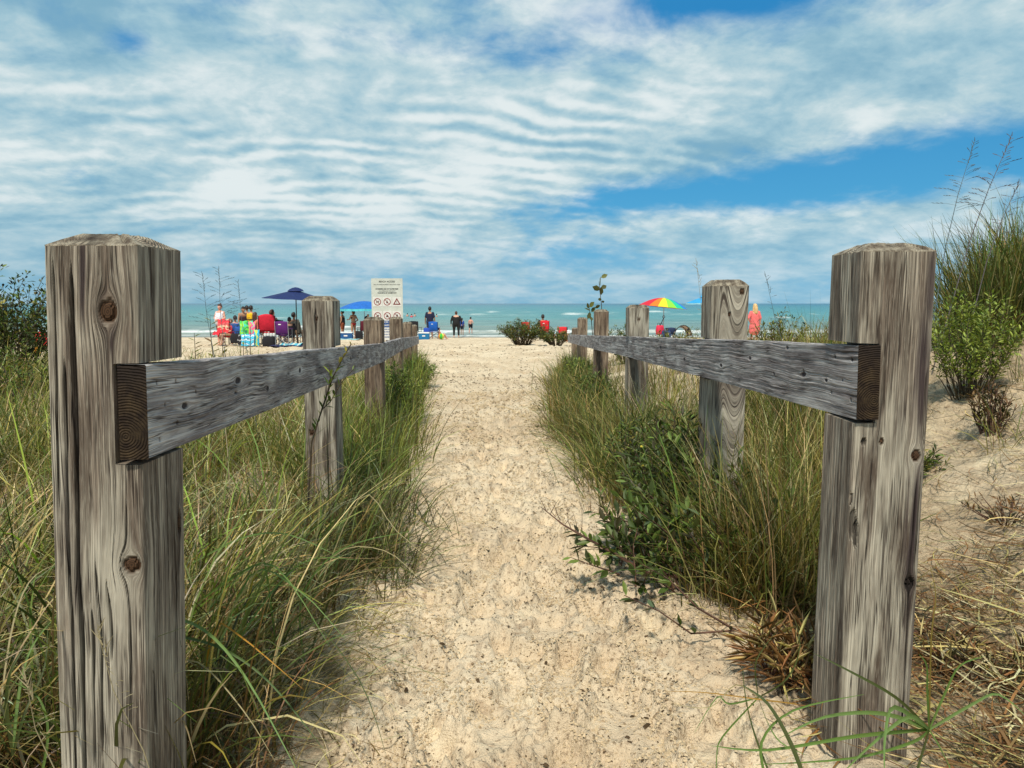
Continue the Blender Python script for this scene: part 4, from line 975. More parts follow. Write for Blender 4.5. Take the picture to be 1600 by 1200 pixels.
    twig(low, .004); twig([P(1150, 985, 2.02), P(1090, 950, 2.03), P(1045, 905, 2.08), P(1000, 880, 2.15)], .0035)
    nleaf0 = len(lines)
    for i in range(84):
        u = RNG.random(); b = P(965 + 205 * u, 900 + 14 * u, 2.3 + .55 * RNG.random()); b.z = gz(b.x, b.y) + RNG.uniform(.01, .1)
        d = (RNG.normal(-.75, .6), RNG.normal(-.1, .5), 1.0)
        twig(stem_path(b, d, RNG.uniform(.14, .34) * (.6 + .7 * u), 5, .16), .003)
    tw.build('branch', BARK, root)
    tw2 = []
    for li, pts in enumerate(lines):
        if li == 0: rngl, nn = (.0, .72), 34
        elif li < nleaf0 - 2: continue
        elif li < nleaf0: rngl, nn = (.25, 1.), 13
        else: rngl, nn = (.15, 1.), 15
        for j in range(nn):
            t = RNG.uniform(*rngl) * (len(pts) - 1); k = min(int(t), len(pts) - 2); p = pts[k].lerp(pts[k + 1], t - k); dd = (pts[k + 1] - pts[k]).normalized()
            o = Vector(RNG.normal(0, 1, 3)); o = (o - dd * o.dot(dd)).normalized(); LP.append((p - inv, dd * .6 + o * .8 + Vector((0, 0, .25))))
    lm = [leaf_mesh('leaf', tuple(np.array(PAL[k]) * f), 1, .62) for k, f in (('dgreen', 1.1), ('dgreen', .7), ('green', .9), ('green', .7), ('blue', .75), ('dgreen', 1.6))]
    order = RNG.permutation(len(LP)); rest = []
    for n_, i in enumerate(order):
        p, d = LP[i]
        if n_ < 290:
            o = link('leaf', lm[n_ % 6], root, p); o.rotation_mode = 'QUATERNION'
            q = Vector(d).to_track_quat('Y', 'Z'); o.rotation_quaternion = q @ Matrix.Rotation(RNG.normal(0, .6), 3, 'Y').to_quaternion()
            s = RNG.uniform(.036, .062); o.scale = (s, s, s)
        else: rest.append((p, d))
    if rest:
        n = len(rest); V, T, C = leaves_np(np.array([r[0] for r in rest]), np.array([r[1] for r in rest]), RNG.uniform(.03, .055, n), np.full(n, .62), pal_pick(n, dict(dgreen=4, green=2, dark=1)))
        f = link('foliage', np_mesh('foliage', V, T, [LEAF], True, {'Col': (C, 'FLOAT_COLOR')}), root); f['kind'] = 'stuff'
    # milkweed standing up against the sky
    root = thing('milkweed', 'tall broad leaved milkweed standing up against the sky behind the right fence', 'plant', (1.13, 9.9, gz(1.13, 9.9)))
    inv = Vector(root.location); D = 9.9
    st = [Vector((1.13, 9.9, inv.z)), P(940, 520, D), P(940, 478, D), P(937, 452, D), P(936, 440, D)]
    MB().tube([p - inv for p in st], [.007, .006, .005, .004, .003], 5).build('stem', BARKD, root)
    st2 = [Vector((1.10, 9.9, inv.z)), P(924, 500, D), P(920, 478, D)]
    MB().tube([p - inv for p in st2], [.006, .005, .004], 5).build('stem', BARKD, root)
    ml = leaf_mesh('leaf', (.075, .085, .022), 1, 1.35); ml2 = leaf_mesh('leaf', (.16, .17, .04), 1, 1.25)
    spec = [((938, 447), (937, 428), .16, ml2), ((939, 434), (951, 428), .11, ml2), ((938, 453), (922, 446), .13, ml), ((939, 451), (951, 444), .11, ml), ((939, 448), (940, 464), .13, ml), ((940, 468), (931, 467), .07, ml), ((940, 472), (947, 470), .06, ml),
            ((938, 477), (928, 482), .09, ml), ((921, 482), (916, 472), .10, ml), ((921, 480), (927, 473), .12, ml2), ((922, 486), (914, 481), .1, ml2), ((922, 487), (919, 497), .12, ml), ((924, 488), (931, 478), .1, ml), ((921, 494), (925, 500), .1, ml)]
    for (a, b, s, me) in spec:
        pa, pb = P(a[0], a[1], D), P(b[0], b[1], D - RNG.uniform(-.05, .08)); o = link('leaf', me, root, pa - inv); o.rotation_mode = 'QUATERNION'
        o.rotation_quaternion = (pb - pa).to_track_quat('Y', 'Z') @ Matrix.Rotation(RNG.normal(1.2, .6), 3, 'Y').to_quaternion(); o.scale = (s * .8, s * .86, s)
    # goldenrod sprig in front of the left rail
    root = thing('goldenrod', 'budding goldenrod sprig leaning in front of the left rail', 'plant', (P(470, 700, 2.75).x, 2.75, gz(P(470, 700, 2.75).x, 2.75)))
    inv = Vector(root.location); D = 2.75
    s1 = [inv.copy(), P(487, 690, D), P(503, 640, D), P(520, 590, D), P(534, 562, D), P(549, 537, D)]
    s2 = [P(503, 640, D), P(516, 628, D - .02), P(534, 597, D - .03), P(552, 577, D - .03)]
    s3 = [P(512, 612, D), P(516, 590, D), P(515, 575, D)]
    mb = MB()
    for s, r in ((s1, .004), (s2, .0022), (s3, .002)): mb.tube([p - inv for p in s], [r * (1 - .6 * i / len(s)) for i in range(len(s))], 5)
    mb.build('stem', BARKD, root)
    g = [leaf_mesh('leaf', tuple(np.array(PAL[k]) * f), 1, .5) for k, f in (('green', 1), ('lime', 1), ('dgreen', 1.3))]
    gy = leaf_mesh('leaf', (.42, .36, .07), 1, .8)
    for s, nn, lo in ((s1, 34, 1.2), (s2, 12, .4), (s3, 7, .3)):
        for j in range(nn):
            t = RNG.uniform(lo, len(s) - 1); k = min(int(t), len(s) - 2); p = s[k].lerp(s[k + 1], t - k); dd = (s[k + 1] - s[k]).normalized()
            o_ = Vector(RNG.normal(0, 1, 3)); o_ = (o_ - dd * o_.dot(dd)).normalized(); top = s is s1 and t > 3.6
            o = link('leaf', gy if top and RNG.random() < .8 else g[j % 3], root, p - inv); o.rotation_mode = 'QUATERNION'
            o.rotation_quaternion = (dd * .8 + o_ * .7).to_track_quat('Y', 'Z'); sz = RNG.uniform(.014, .026) if top else RNG.uniform(.022, .045); o.scale = (sz, sz, sz)
    # big bladed tussocks close to the camera, blade by blade
    def tussock(name, label, spec, w, D0):
        x, y = spec[0][0][0].x, spec[0][0][0].y
        root = thing(name, label, 'grass tuft', (x, y, gz(x, y))); inv = Vector(root.location)
        for pts, col, ww in spec:
            pts = [p - inv for p in pts]; n = 12; V = []; 
            for i in range(n + 1):
                t = i / n * (len(pts) - 1); k = min(int(t), len(pts) - 2); f = t - k
                p0 = pts[max(k - 1, 0)]; p1 = pts[k]; p2 = pts[k + 1]; p3 = pts[min(k + 2, len(pts) - 1)]
                q = .5 * ((2 * p1) + (-p0 + p2) * f + (2 * p0 - 5 * p1 + 4 * p2 - p3) * f * f + (-p0 + 3 * p1 - 3 * p2 + p3) * f ** 3); V.append(q)
            vs = []; fs = []
            for i, q in enumerate(V):
                d = (V[min(i + 1, n)] - V[max(i - 1, 0)]).normalized(); s = d.cross(Vector((.25, -1, .35))).normalized(); u = d.cross(s)
                wd = ww * .72 * (1 - (i / n) ** 2.2) * .5 * min(1, .6 + i / n * 2) + .0002
                vs += [q - s * wd, q + u * wd * .45, q + s * wd]
            for i in range(n): a = i * 3; fs += [(a, a + 1, a + 4, a + 3), (a + 1, a + 2, a + 5, a + 4)]
            tt = np.repeat(np.arange(n + 1) / n, 3)[:, None]
            c0 = np.array(col) * .8 + np.array([.02, .01, 0]); c1 = np.array(col)
            C = np.concatenate([c0 * (1 - tt) + c1 * tt, np.ones((len(vs), 1))], 1)
            vs = vs
            link('blade', np_mesh('blade', np.array([tuple(v) for v in vs]), np.array(fs), [GRASS], True, {'Col': (C, 'FLOAT_COLOR')}), root)
        return root
    G1, G2, G3, ST, OR = (.13, .26, .055), (.17, .31, .09), (.045, .085, .02), (.50, .43, .24), (.55, .27, .03)
    b = lambda *a: [P(*q) for q in a]
    r0 = (1452, 1140, 1.33)
    tussock('sedge_tuft', 'broad bladed bright green tuft at the foot of the near right post', [
        (b(r0, (1380, 1115, 1.28), (1290, 1120, 1.22), (1215, 1155, 1.2)), G2, .010), (b(r0, (1340, 1150, 1.24), (1200, 1172, 1.2), (1110, 1165, 1.22)), G1, .009),
        (b(r0, (1400, 1090, 1.28), (1330, 1050, 1.28), (1270, 1020, 1.3)), G3, .008), (b(r0, (1398, 1105, 1.22), (1383, 1150, 1.16), (1382, 1215, 1.13)), G2, .011),
        (b(r0, (1449, 1080, 1.3), (1448, 1040, 1.28), (1436, 1022, 1.26)), G1, .008), (b(r0, (1470, 1170, 1.28), (1486, 1205, 1.22), (1492, 1250, 1.2)), G1, .010),
        (b(r0, (1520, 1100, 1.35), (1560, 1085, 1.36), (1605, 1120, 1.36)), G2, .008), (b(r0, (1478, 1080, 1.34), (1500, 1040, 1.34), (1540, 1025, 1.34)), G1, .007),
        (b(r0, (1425, 1160, 1.26), (1330, 1185, 1.2), (1180, 1195, 1.18)), G1, .008), (b(r0, (1420, 1120, 1.24), (1360, 1165, 1.2), (1310, 1215, 1.18)), G2, .010),
        (b(r0, (1455, 1000, 1.34), (1462, 930, 1.36), (1452, 880, 1.38)), (.20, .15, .03), .005), (b(r0, (1440, 1180, 1.24), (1430, 1210, 1.22), (1400, 1260, 1.2)), G3, .009),
        (b((1200, 1230, 1.16), (1190, 1160, 1.18), (1240, 1110, 1.2), (1350, 1085, 1.2)), G1, .007), (b((1262, 1230, 1.14), (1235, 1160, 1.17), (1200, 1100, 1.2), (1160, 1070, 1.22)), G3, .011)], 0, 0)
    r1 = (1185, 1090, 1.52)
    tussock('sedge_tuft', 'sparse dark bladed tuft on bare sand left of the near right post', [
        (b((1215, 1240, 1.16), (1180, 1150, 1.25), (1165, 1090, 1.35), (1160, 1040, 1.42)), G3, .006), (b(r1, (1130, 1150, 1.4), (1120, 1180, 1.35), (1121, 1220, 1.3)), G1, .005),
        (b(r1, (1150, 1070, 1.48), (1110, 1105, 1.42), (1050, 1100, 1.45)), ST, .003), (b(r1, (1180, 1040, 1.5), (1195, 1010, 1.52), (1215, 985, 1.54)), G3, .004),
        (b(r1, (1140, 1100, 1.46), (1120, 1090, 1.46), (1085, 1145, 1.4)), G2, .005), (b(r1, (1230, 1060, 1.5), (1250, 1010, 1.55), (1240, 960, 1.6)), G3, .005),
        (b((1245, 1100, 1.45), (1180, 1092, 1.44), (1100, 1082, 1.46), (1038, 1080, 1.5)), (.50, .28, .06), .0035), (b(r1, (1200, 1130, 1.4), (1220, 1160, 1.35), (1260, 1180, 1.33)), G1, .005)], 0, 0)
    r2 = (330, 1110, 1.45)
    tussock('marram_tuft', 'long arching blue green blades curving right from the near left post', [
        (b((255, 960, 1.40), (320, 985, 1.30), (385, 1060, 1.22), (470, 1215, 1.12)), G2, .0075), (b((255, 990, 1.42), (340, 1010, 1.35), (420, 1065, 1.3), (505, 1170, 1.25)), (.07, .15, .045), .007),
        (b((310, 1100, 1.5), (335, 985, 1.42), (370, 990, 1.36), (475, 1078, 1.28)), OR, .006), (b((300, 950, 1.7), (360, 905, 1.6), (430, 885, 1.5), (515, 1010, 1.4)), G1, .006),
        (b((320, 1080, 1.7), (390, 900, 1.6), (470, 925, 1.5), (540, 1000, 1.42)), G2, .005), (b((430, 1000, 1.7), (420, 920, 1.68), (412, 870, 1.66), (408, 840, 1.64)), G1, .006),
        (b((430, 1050, 1.7), (470, 960, 1.6), (560, 1060, 1.48), (605, 1185, 1.38)), G3, .005), (b(r2, (380, 990, 1.5), (470, 880, 1.6), (560, 875, 1.6)), G1, .005),
        (b((480, 1060, 1.7), (470, 940, 1.7), (530, 860, 1.65), (640, 830, 1.6)), G2, .005), (b((300, 880, 1.8), (380, 840, 1.75), (450, 835, 1.7), (530, 870, 1.65)), G2, .0055),
        (b((250, 1040, 1.35), (310, 1035, 1.32), (380, 1110, 1.28), (430, 1190, 1.25)), ST, .0035), (b((480, 1080, 1.6), (560, 960, 1.55), (620, 970, 1.5), (680, 1000, 1.52)), ST, .003),
        (b((450, 1000, 1.8), (520, 870, 1.75), (600, 860, 1.7), (660, 910, 1.65)), ST, .003), (b((470, 1000, 1.9), (560, 780, 1.9), (620, 830, 1.85), (700, 900, 1.8)), ST, .0028)], 0, 0)
    r3 = (20, 1180, 1.2)
    tussock('marram_tuft', 'dark green grass tuft leaning left of the near left post', [
        (b((110, 1010, 1.5), (60, 930, 1.4), (20, 890, 1.35), (-20, 870, 1.3)), G3, .008), (b((120, 1060, 1.5), (70, 985, 1.4), (30, 950, 1.35), (-20, 925, 1.3)), G3, .008),
        (b((100, 1100, 1.5), (60, 1000, 1.45), (40, 930, 1.4), (0, 830, 1.4)), G1, .006), (b(r3, (30, 1080, 1.25), (50, 1010, 1.3), (90, 960, 1.35)), G1, .007),
        (b(r3, (10, 1100, 1.2), (20, 1040, 1.2), (60, 985, 1.25)), G3, .008), (b(r3, (40, 1110, 1.22), (70, 1040, 1.28), (75, 960, 1.32)), G3, .006), (b((-10, 1200, 1.2), (15, 1000, 1.3), (45, 910, 1.35), (90, 880, 1.4)), ST, .004),
        (b((60, 1230, 1.2), (75, 1150, 1.22), (60, 1090, 1.24), (10, 1060, 1.26)), G1, .006)], 0, 0)
    # panicled reeds against the sky
    def reed(label, x, y, tip, n, col, bl=.10, w=.0028, group=None, wind=.25):
        root = thing('reed_grass', label, 'reed', (x, y, gz(x, y)), group=group); inv = Vector(root.location)
        b0 = inv.copy(); mid = b0.lerp(tip, .55) + Vector((-.03 * (tip.x > x), 0, .02)); pts = [b0, b0.lerp(mid, .5), mid, mid.lerp(tip, .5) + Vector((-.01, 0, 0)), tip]
        MB().tube([p - inv for p in pts], [w, w * .9, w * .8, w * .6, w * .3], 5).build('stalk', col, root)
        mb = MB()
        for i in range(n):
            f = i / (n - 1); p = mid.lerp(tip, .34 + .64 * f)
            L = bl * (1 - .72 * f) * RNG.uniform(.6, 1.1); a = RNG.choice([-1, 1]) * RNG.uniform(.5, 1.1) if True else 0
            d = Vector((math.sin(a), RNG.normal(0, .5), .55 - .25 * (1 - f)))
            q = [p, p + d * L * .5, p + d * L + Vector((0, 0, -.12 * L))]
            mb.tube([k - inv for k in q], [w * .28, w * .32, w * .2], 3, cap=False)
            for e in range(3):
                s = q[1].lerp(q[2], .2 + .4 * e); mb.tube([s - inv, s + d * L * .12 - inv, s + d * L * .22 - inv], [w * .2, w * .75, w * .1], 3, cap=False)
        for i in range(8): s = tip.lerp(mid, .03 * i); mb.tube([s - inv, s + Vector((RNG.normal(0, .008), 0, .02)) - inv], [w * .9, w * .3], 3, cap=False)
        mb.build('panicle', col, root)
    RB = mat('purple brown reed', (.12, .10, .10), .7); RG = mat('straw reed', (.30, .25, .14), .7); RD = mat('blue grey reed', (.10, .13, .14), .7)  # stalk colours: purple brown, straw and blue grey
    reed('feathery reed left of the two tall ones over the right dune', 2.15, 4.0, P(1523, 220, 4.1), 26, RD, .12)
    reed('tallest feathery reed leaning over the right dune', 2.25, 4.1, P(1581, 212, 4.1), 28, RB, .12, .0032)
    reed('purple reed at the right edge below the tallest one', 2.4, 4.1, P(1592, 285, 4.1), 16, RB, .09, .003)
    reed('feathery pale reed between the near left post and the umbrella, leaning left', -1.95, 5.2, P(316, 428, 5.2), 18, RD, .16, .0026)
    reed('tall feathery reed beside the woman in white', -1.85, 5.0, P(342, 420, 5.0), 20, RD, .17, .0026)
    reed('thin reed above the spindly plant left of the person in yellow vest', -1.8, 5.4, P(372, 440, 5.4), 14, RD, .13, .0024)
    reed('thin feathery reed rising right of the second right post', 1.45, 3.6, P(1196, 430, 3.7), 9, RD, .05, .0018)
    reed('thin reed crossing the sky left of the second right post', 1.0, 3.4, P(1088, 410, 3.4), 7, RG, .05, .0016)
    reed('dry seed stalk in front of the near left post', -.47, 1.06, P(152, 985, 1.04), 14, RG, .02, .0011)
    reed('short dry seed stalk at the bottom left corner', -.62, 1.06, P(40, 1060, 1.03), 14, RG, .025, .0013)
    # spindly leafy stalks on the sand, seen left above the rail
    def stalk(label, px, top, D, n, ls, col='olive'):
        x = P(px, 560, D).x; z0 = gz(x, D); root = thing('leafy_stalk', label, 'plant', (x, D, z0)); inv = Vector(root.location)
        tip = P(px + RNG.normal(0, 4), top, D); pts = [inv.copy(), inv.lerp(tip, .35) + Vector((.02, 0, 0)), inv.lerp(tip, .7), tip]
        mb = MB().tube([p - inv for p in pts], [.006, .005, .004, .002], 5); mb.build('stem', BARKD, root)
        me = [leaf_mesh('leaf', PAL[col], 1, .9), leaf_mesh('leaf', PAL['dgreen'], 1, .8), leaf_mesh('leaf', PAL['brown'], 1, .9)]
        for i in range(n):
            f = .15 + .85 * i / n; t = f * 3; k = min(int(t), 2); p = pts[k].lerp(pts[k + 1], t - k); a = RNG.uniform(0, 6.28)
            o = link('leaf', me[RNG.choice(3, p=[.5, .3, .2])], root, p - inv); o.rotation_mode = 'QUATERNION'
            o.rotation_quaternion = Vector((math.cos(a), math.sin(a) * .5, .5)).to_track_quat('Y', 'Z'); s = ls * RNG.uniform(.7, 1.2); o.scale = (s, s, s)
    stalk('spindly leafy stalk in front of the woman in the white top', 333, 494, 7.5, 16, .085)
    stalk('leaning leafless stalk in front of the dark bags', 386, 508, 8.0, 4, .05, 'brown')
    stalk('short leafy stalk with brown leaves near the white topped woman', 352, 522, 7.2, 12, .07)
    stalk('small green sapling on the sand below the yellow vest', 378, 532, 8.2, 10, .07, 'lime')
    stalk('stubby green plant beside the near left post above the rail', 306, 520, 7.0, 16, .08, 'lime')
    # roots on the dune slope
    for lab, pts, r in (('curved dark root arching out of the sand beside the near right post', [(1436, 830, 1.9), (1462, 818, 1.9), (1482, 838, 1.9), (1470, 872, 1.88), (1445, 885, 1.86)], .006),
                        ('thin branched root hanging down the dune at the right edge', [(1560, 880, 2.3), (1585, 895, 2.28), (1597, 940, 2.2)], .005),
                        ('long dry twig lying from the near right post down the slope', [(1445, 895, 1.85), (1500, 955, 1.75), (1560, 1010, 1.6), (1600, 1090, 1.45)], .003)):
        pp = [P(*q) for q in pts]
        for q in pp: q.z = max(gz(q.x, q.y) - .005, min(q.z, gz(q.x, q.y) + .05))
        c = pp[0].copy(); o = MB().tube([p - c for p in pp], [r, r * .9, r * .8, r * .6, r * .4][:len(pp)], 6).build('dead_root', BARK, None, True, c); tag(o, lab, 'root')
build_plants()
# ------------------------------------------------------------------ people
def capsule(mb, p0, r0, p1, r1, n=9):
    p0, p1 = Vector(p0), Vector(p1); d = p1 - p0; L = d.length
    if L < 1e-5: d = Vector((0, 0, 1)); p1 = p0 + d * 1e-4; L = 1e-4
    d = d.normalized(); a = d.cross(Vector((.3, .9, .31))).normalized(); b = d.cross(a)
    rings = []
    for k in range(1, 4): t = math.pi / 2 * k / 3.; rings.append((p0 - d * r0 * math.cos(t), r0 * math.sin(t)))
    for k in range(2, -1, -1): t = math.pi / 2 * (3 - k) / 3. ; rings.append((p1 + d * r1 * math.sin(t - math.pi / 6 if False else math.pi / 2 * (2 - k) / 3.), r1 * math.cos(math.pi / 2 * (2 - k) / 3.)))
    vs = [p0 - d * r0]; 
    for c, r in rings:
        for k in range(n): t = 2 * math.pi * k / n; vs.append(c + (a * math.cos(t) + b * math.sin(t)) * r)
    vs.append(p1 + d * r1); fs = []
    for k in range(n): fs.append((0, 1 + (k + 1) % n, 1 + k))
    m = len(rings)
    for i in range(m - 1):
        for k in range(n): j = (k + 1) % n; o = 1 + i * n; fs.append((o + k, o + j, o + n + j, o + n + k))
    o = 1 + (m - 1) * n
    for k in range(n): fs.append((o + k, o + (k + 1) % n, o + n))
    mb.add(vs, fs)

def voxel(name, caps, vox, m, parent, smooth=4):
    mb = MB()
    for c in caps: capsule(mb, *c)
    me = mb.mesh('tmp', [m]); o = bpy.data.objects.new('tmp', me); COL.objects.link(o)
    r = o.modifiers.new('r', 'REMESH'); r.mode = 'VOXEL'; r.voxel_size = vox
    if smooth: s = o.modifiers.new('s', 'SMOOTH'); s.iterations = smooth; s.factor = .5
    d = o.modifiers.new('d', 'DECIMATE'); d.ratio = .24
    dg = bpy.context.evaluated_depsgraph_get(); dg.update()
    out = bpy.data.meshes.new_from_object(o.evaluated_get(dg)); out.name = name
    bpy.data.objects.remove(o); bpy.data.meshes.remove(me)
    out.materials.clear(); out.materials.append(m); out.polygons.foreach_set('use_smooth', [True] * len(out.polygons))
    return link(name, out, parent)

def lerp3(a, b, t): return tuple(a[i] + (b[i] - a[i]) * t for i in range(3))
SKIN = {'fair': mat('fair skin', (.62, .36, .25), .55, noise=.05), 'tan': mat('tanned skin', (.42, .22, .13), .55, noise=.05), 'pink': mat('sunburnt skin', (.66, .33, .24), .55, noise=.05)}
HAIR = {'dark': mat('dark hair', (.022, .014, .012), .6, noise=.3), 'brown': mat('reddish brown hair', (.09, .035, .022), .6, noise=.3), 'blond': mat('blond hair', (.72, .48, .22), .55, noise=.2), 'sandy': mat('sandy hair', (.25, .15, .08), .6)}
EYE = mat('eye', (.02, .015, .015), .3); LIP = mat('lips', (.42, .12, .10), .5)

def person(label, x, y, h=1.65, face=0., pose='stand', skin='fair', hair='dark', hairlen='short', clothes=(), wide=1.0, arms=None, zoff=0., bend=0., group=None):
    """face: heading in radians, 0 looks away from the camera (+Y)"""
    root = thing('person', label, 'person', (x, y, gz(x, y) + zoff), face, group, h / 1.70)
    J = {}
    sit = pose in ('sit', 'low'); lz = .42 if pose == 'sit' else .14
    pz = (lz + .09) if sit else .93
    W = wide
    lean = -.12 if sit else bend
    def up(dz, dx=0, dy=0):      # point in the torso frame above the pelvis
        return (dx, dy * math.cos(lean) + dz * math.sin(lean), pz + dz * math.cos(lean) - dy * math.sin(lean))
    S = {}
    for s in (-1, 1):
        hip = (s * .095 * W, 0, pz - .03)
        if sit:
            knee = (s * .13 * W, .40, pz + (.02 if pose == 'sit' else .20)); ank = (s * .12, .48 if pose == 'sit' else .62, pz - lz + .0 if pose == 'sit' else .07)
            if pose == 'sit': ank = (s * .12, .47, .07)
        elif pose == 'stride': knee = (s * .09, .12 * s, .50); ank = (s * .09, .16 * s - .05, .08)
        else: knee = (s * .105 * W, .01, .50); ank = (s * .11 * W, -.01, .08)
        toe = (ank[0] + s * .02, ank[1] + .13, .025)
        sh = up(.46, s * .165 * W); 
        am = (arms or {}).get(s, 'down')
        if am == 'down': el = up(.19, s * (.215 * W + .03), -.02); wr = up(-.04, s * (.21 * W + .05), .07)
        elif am == 'hip': el = up(.20, s * (.30 * W), -.05); wr = up(.06, s * .17 * W, .09)
        elif am == 'fwd': el = up(.24, s * .20 * W, .12); wr = up(.22, s * .14, .34)
        elif am == 'reach': el = up(.26, s * .22 * W, .14); wr = up(.02, s * .24, .30)
        elif am == 'up': el = up(.60, s * .27, .10); wr = up(.80, s * .16, .12)
        elif am == 'front': el = up(.20, s * .24 * W, .04); wr = up(.14, s * .06, .20)
        S[s] = dict(hip=hip, knee=knee, ank=ank, toe=toe, sh=sh, el=el, wr=wr)
    caps = [(up(.0, -.07 * W), .115, up(.0, .07 * W), .115), (up(.02), .13 * W ** .7, up(.22), .115 * W), (up(.2, -.03), .115 * W, up(.40, -.04), .125 * W), (up(.2, .03), .115 * W, up(.40, .04), .125 * W),
            (up(.43, -.11 * W), .065, up(.43, .11 * W), .065), (up(.46), .055, up(.58, 0, .01), .05)]
    if W > 1.1: caps.append((up(.05, 0, .04), .17 * W, up(.22, 0, .05), .16 * W))
    hc = up(.685, 0, .02)
    caps += [(up(.655, 0, .03), .075, up(.70, 0, .01), .088), (up(.61, 0, .045), .055, up(.69, 0, .03), .08), (up(.66, 0, .115), .012, up(.64, 0, .122), .016), (up(.67, -.088, .005), .014, up(.645, -.085, .005), .012), (up(.67, .088, .005), .014, up(.645, .085, .005), .012)]
    for s in (-1, 1):
        q = S[s]
        caps += [(q['hip'], .095 * W ** .6, q['knee'], .055), (q['knee'], .056, lerp3(q['knee'], q['ank'], .4), .054), (lerp3(q['knee'], q['ank'], .35), .055, q['ank'], .035), (lerp3(q['ank'], q['toe'], -.35), .036, q['toe'], .026),
                 (q['sh'], .052, q['el'], .040), (q['el'], .040, q['wr'], .027)]
        d = (Vector(q['wr']) - Vector(q['el'])).normalized(); w = Vector(q['wr']); sd = d.cross(Vector((s, 0, .2))).normalized()
        caps.append((w, .026, w + d * .07, .033))
        for k in range(4): b = w + d * .075 + sd * (.034 - .022 * k); caps.append((b, .0105, b + d * (.065 - .008 * abs(k - 1.4)) + Vector((-s * .012, 0, 0)), .009))
        b = w + d * .03 + sd * .03; caps.append((b, .012, b + d * .035 + sd * .03, .010))
    voxel('body', caps, .0135, SKIN[skin], root, 3)
    for s in (-1, 1):
        e = up(.69, s * .032, .092); c = MB(); c.lathe([(0, -.009), (.008, -.004), (.008, .004), (0, .009)], 6, e); c.build('eye', EYE, root, True)
    m = up(.625, 0, .098); c = MB(); c.box(m, (.042, .012, .010)); c.build('mouth', LIP, root)
    hk = [(up(.735, 0, -.012), .094, up(.70, 0, -.03), .092), (up(.76, 0, .02), .075, up(.70, 0, -.04), .09)]
    if hairlen == 'long': hk += [(up(.70, 0, -.05), .085, up(.46, 0, -.10), .075), (up(.70, -.06, -.02), .05, up(.50, -.08, -.05), .045), (up(.70, .06, -.02), .05, up(.50, .08, -.05), .045)]
    if hairlen == 'bun': hk += [(up(.80, 0, -.05), .05, up(.82, 0, -.06), .045)]
    if hairlen == 'mid': hk += [(up(.70, 0, -.05), .085, up(.60, 0, -.06), .075)]
    voxel('hair', hk, .016, HAIR[hair], root, 2)
    for kind, col in clothes:
        m = mat('cloth %.2f %.2f %.2f' % col, col, .85, noise=.10, nscale=14)
        g = .022; C = []
        def torso(a, b):
            C.extend([(up(a, -.045), .125 * W + g, up(b, -.045), .118 * W + g), (up(a, .045), .125 * W + g, up(b, .045), .118 * W + g)])
        if kind in ('tshirt', 'tank', 'longshirt'):
            torso(.02, .36); C.append((up(.42, -.12 * W), .07 + g, up(.42, .12 * W), .07 + g))
            if W > 1.1: C.append((up(.05, 0, .04), .17 * W + g, up(.22, 0, .05), .16 * W + g))
            if kind != 'tank':
                for s in (-1, 1): C.append((S[s]['sh'], .062 + g * .6, lerp3(S[s]['sh'], S[s]['el'], .75), .052 + g * .6))
            if kind == 'longshirt':
                for s in (-1, 1): C.append((S[s]['el'], .054, lerp3(S[s]['el'], S[s]['wr'], .85), .042)); C.append((S[s]['sh'], .07, S[s]['el'], .058))
            nm = 'shirt'
        elif kind == 'shorts':
            C.append((up(.0, -.07 * W), .125 + g, up(.0, .07 * W), .125 + g))
            for s in (-1, 1): C.append((S[s]['hip'], .105 * W ** .6 + g * .5, lerp3(S[s]['hip'], S[s]['knee'], .62), .085))
            nm = 'shorts'
        elif kind == 'pants':
            C.append((up(.0, -.07 * W), .12 * W ** .5 + g, up(.0, .07 * W), .12 * W ** .5 + g))
            for s in (-1, 1): C.append((S[s]['hip'], .11 * W ** .6 + g * .5, S[s]['knee'], .082)); C.append((S[s]['knee'], .082, lerp3(S[s]['knee'], S[s]['ank'], .72), .062))
            nm = 'trousers'
        elif kind == 'bikini_top': C += [(up(.34, -.09), .095, up(.34, .09), .095)]; nm = 'bikini_top'
        elif kind == 'bikini_bottom': C += [(up(-.01, -.06), .125, up(-.01, .06), .125)]; nm = 'bikini_bottom'
        elif kind == 'swimsuit': torso(0, .33); C.append((up(-.02, -.06), .12, up(-.02, .06), .12)); nm = 'swimsuit'
        elif kind == 'dress':
            torso(.0, .34); C.append((up(.42, -.11 * W), .07 + g, up(.42, .11 * W), .07 + g)); C += [(up(.05), .16, (0, 0, .62), .20), ((-.06, 0, .80), .17, (-.08, 0, .60), .16), ((.06, 0, .80), .17, (.08, 0, .60), .16)]; nm = 'dress'
            for s in (-1, 1): C.append((S[s]['sh'], .07, lerp3(S[s]['sh'], S[s]['el'], .9), .062))
        elif kind == 'vest':
            C += [(up(.10, -.09), .12, up(.38, -.09), .115), (up(.10, .09), .12, up(.38, .09), .115), (up(.12, 0, -.04), .13, up(.38, 0, -.04), .12)]; nm = 'life_vest'
        o = voxel(nm, C, .02, m, root, 3)
        if kind == 'vest':
            st = MB(); st.lathe([(.225, .16), (.228, .165), (.228, .20), (.225, .205)], 20, (0, -.015, pz), sx=1.0, sy=.80); st.build('strap', mat('black webbing', (.01, .01, .012), .7), o)
    return root

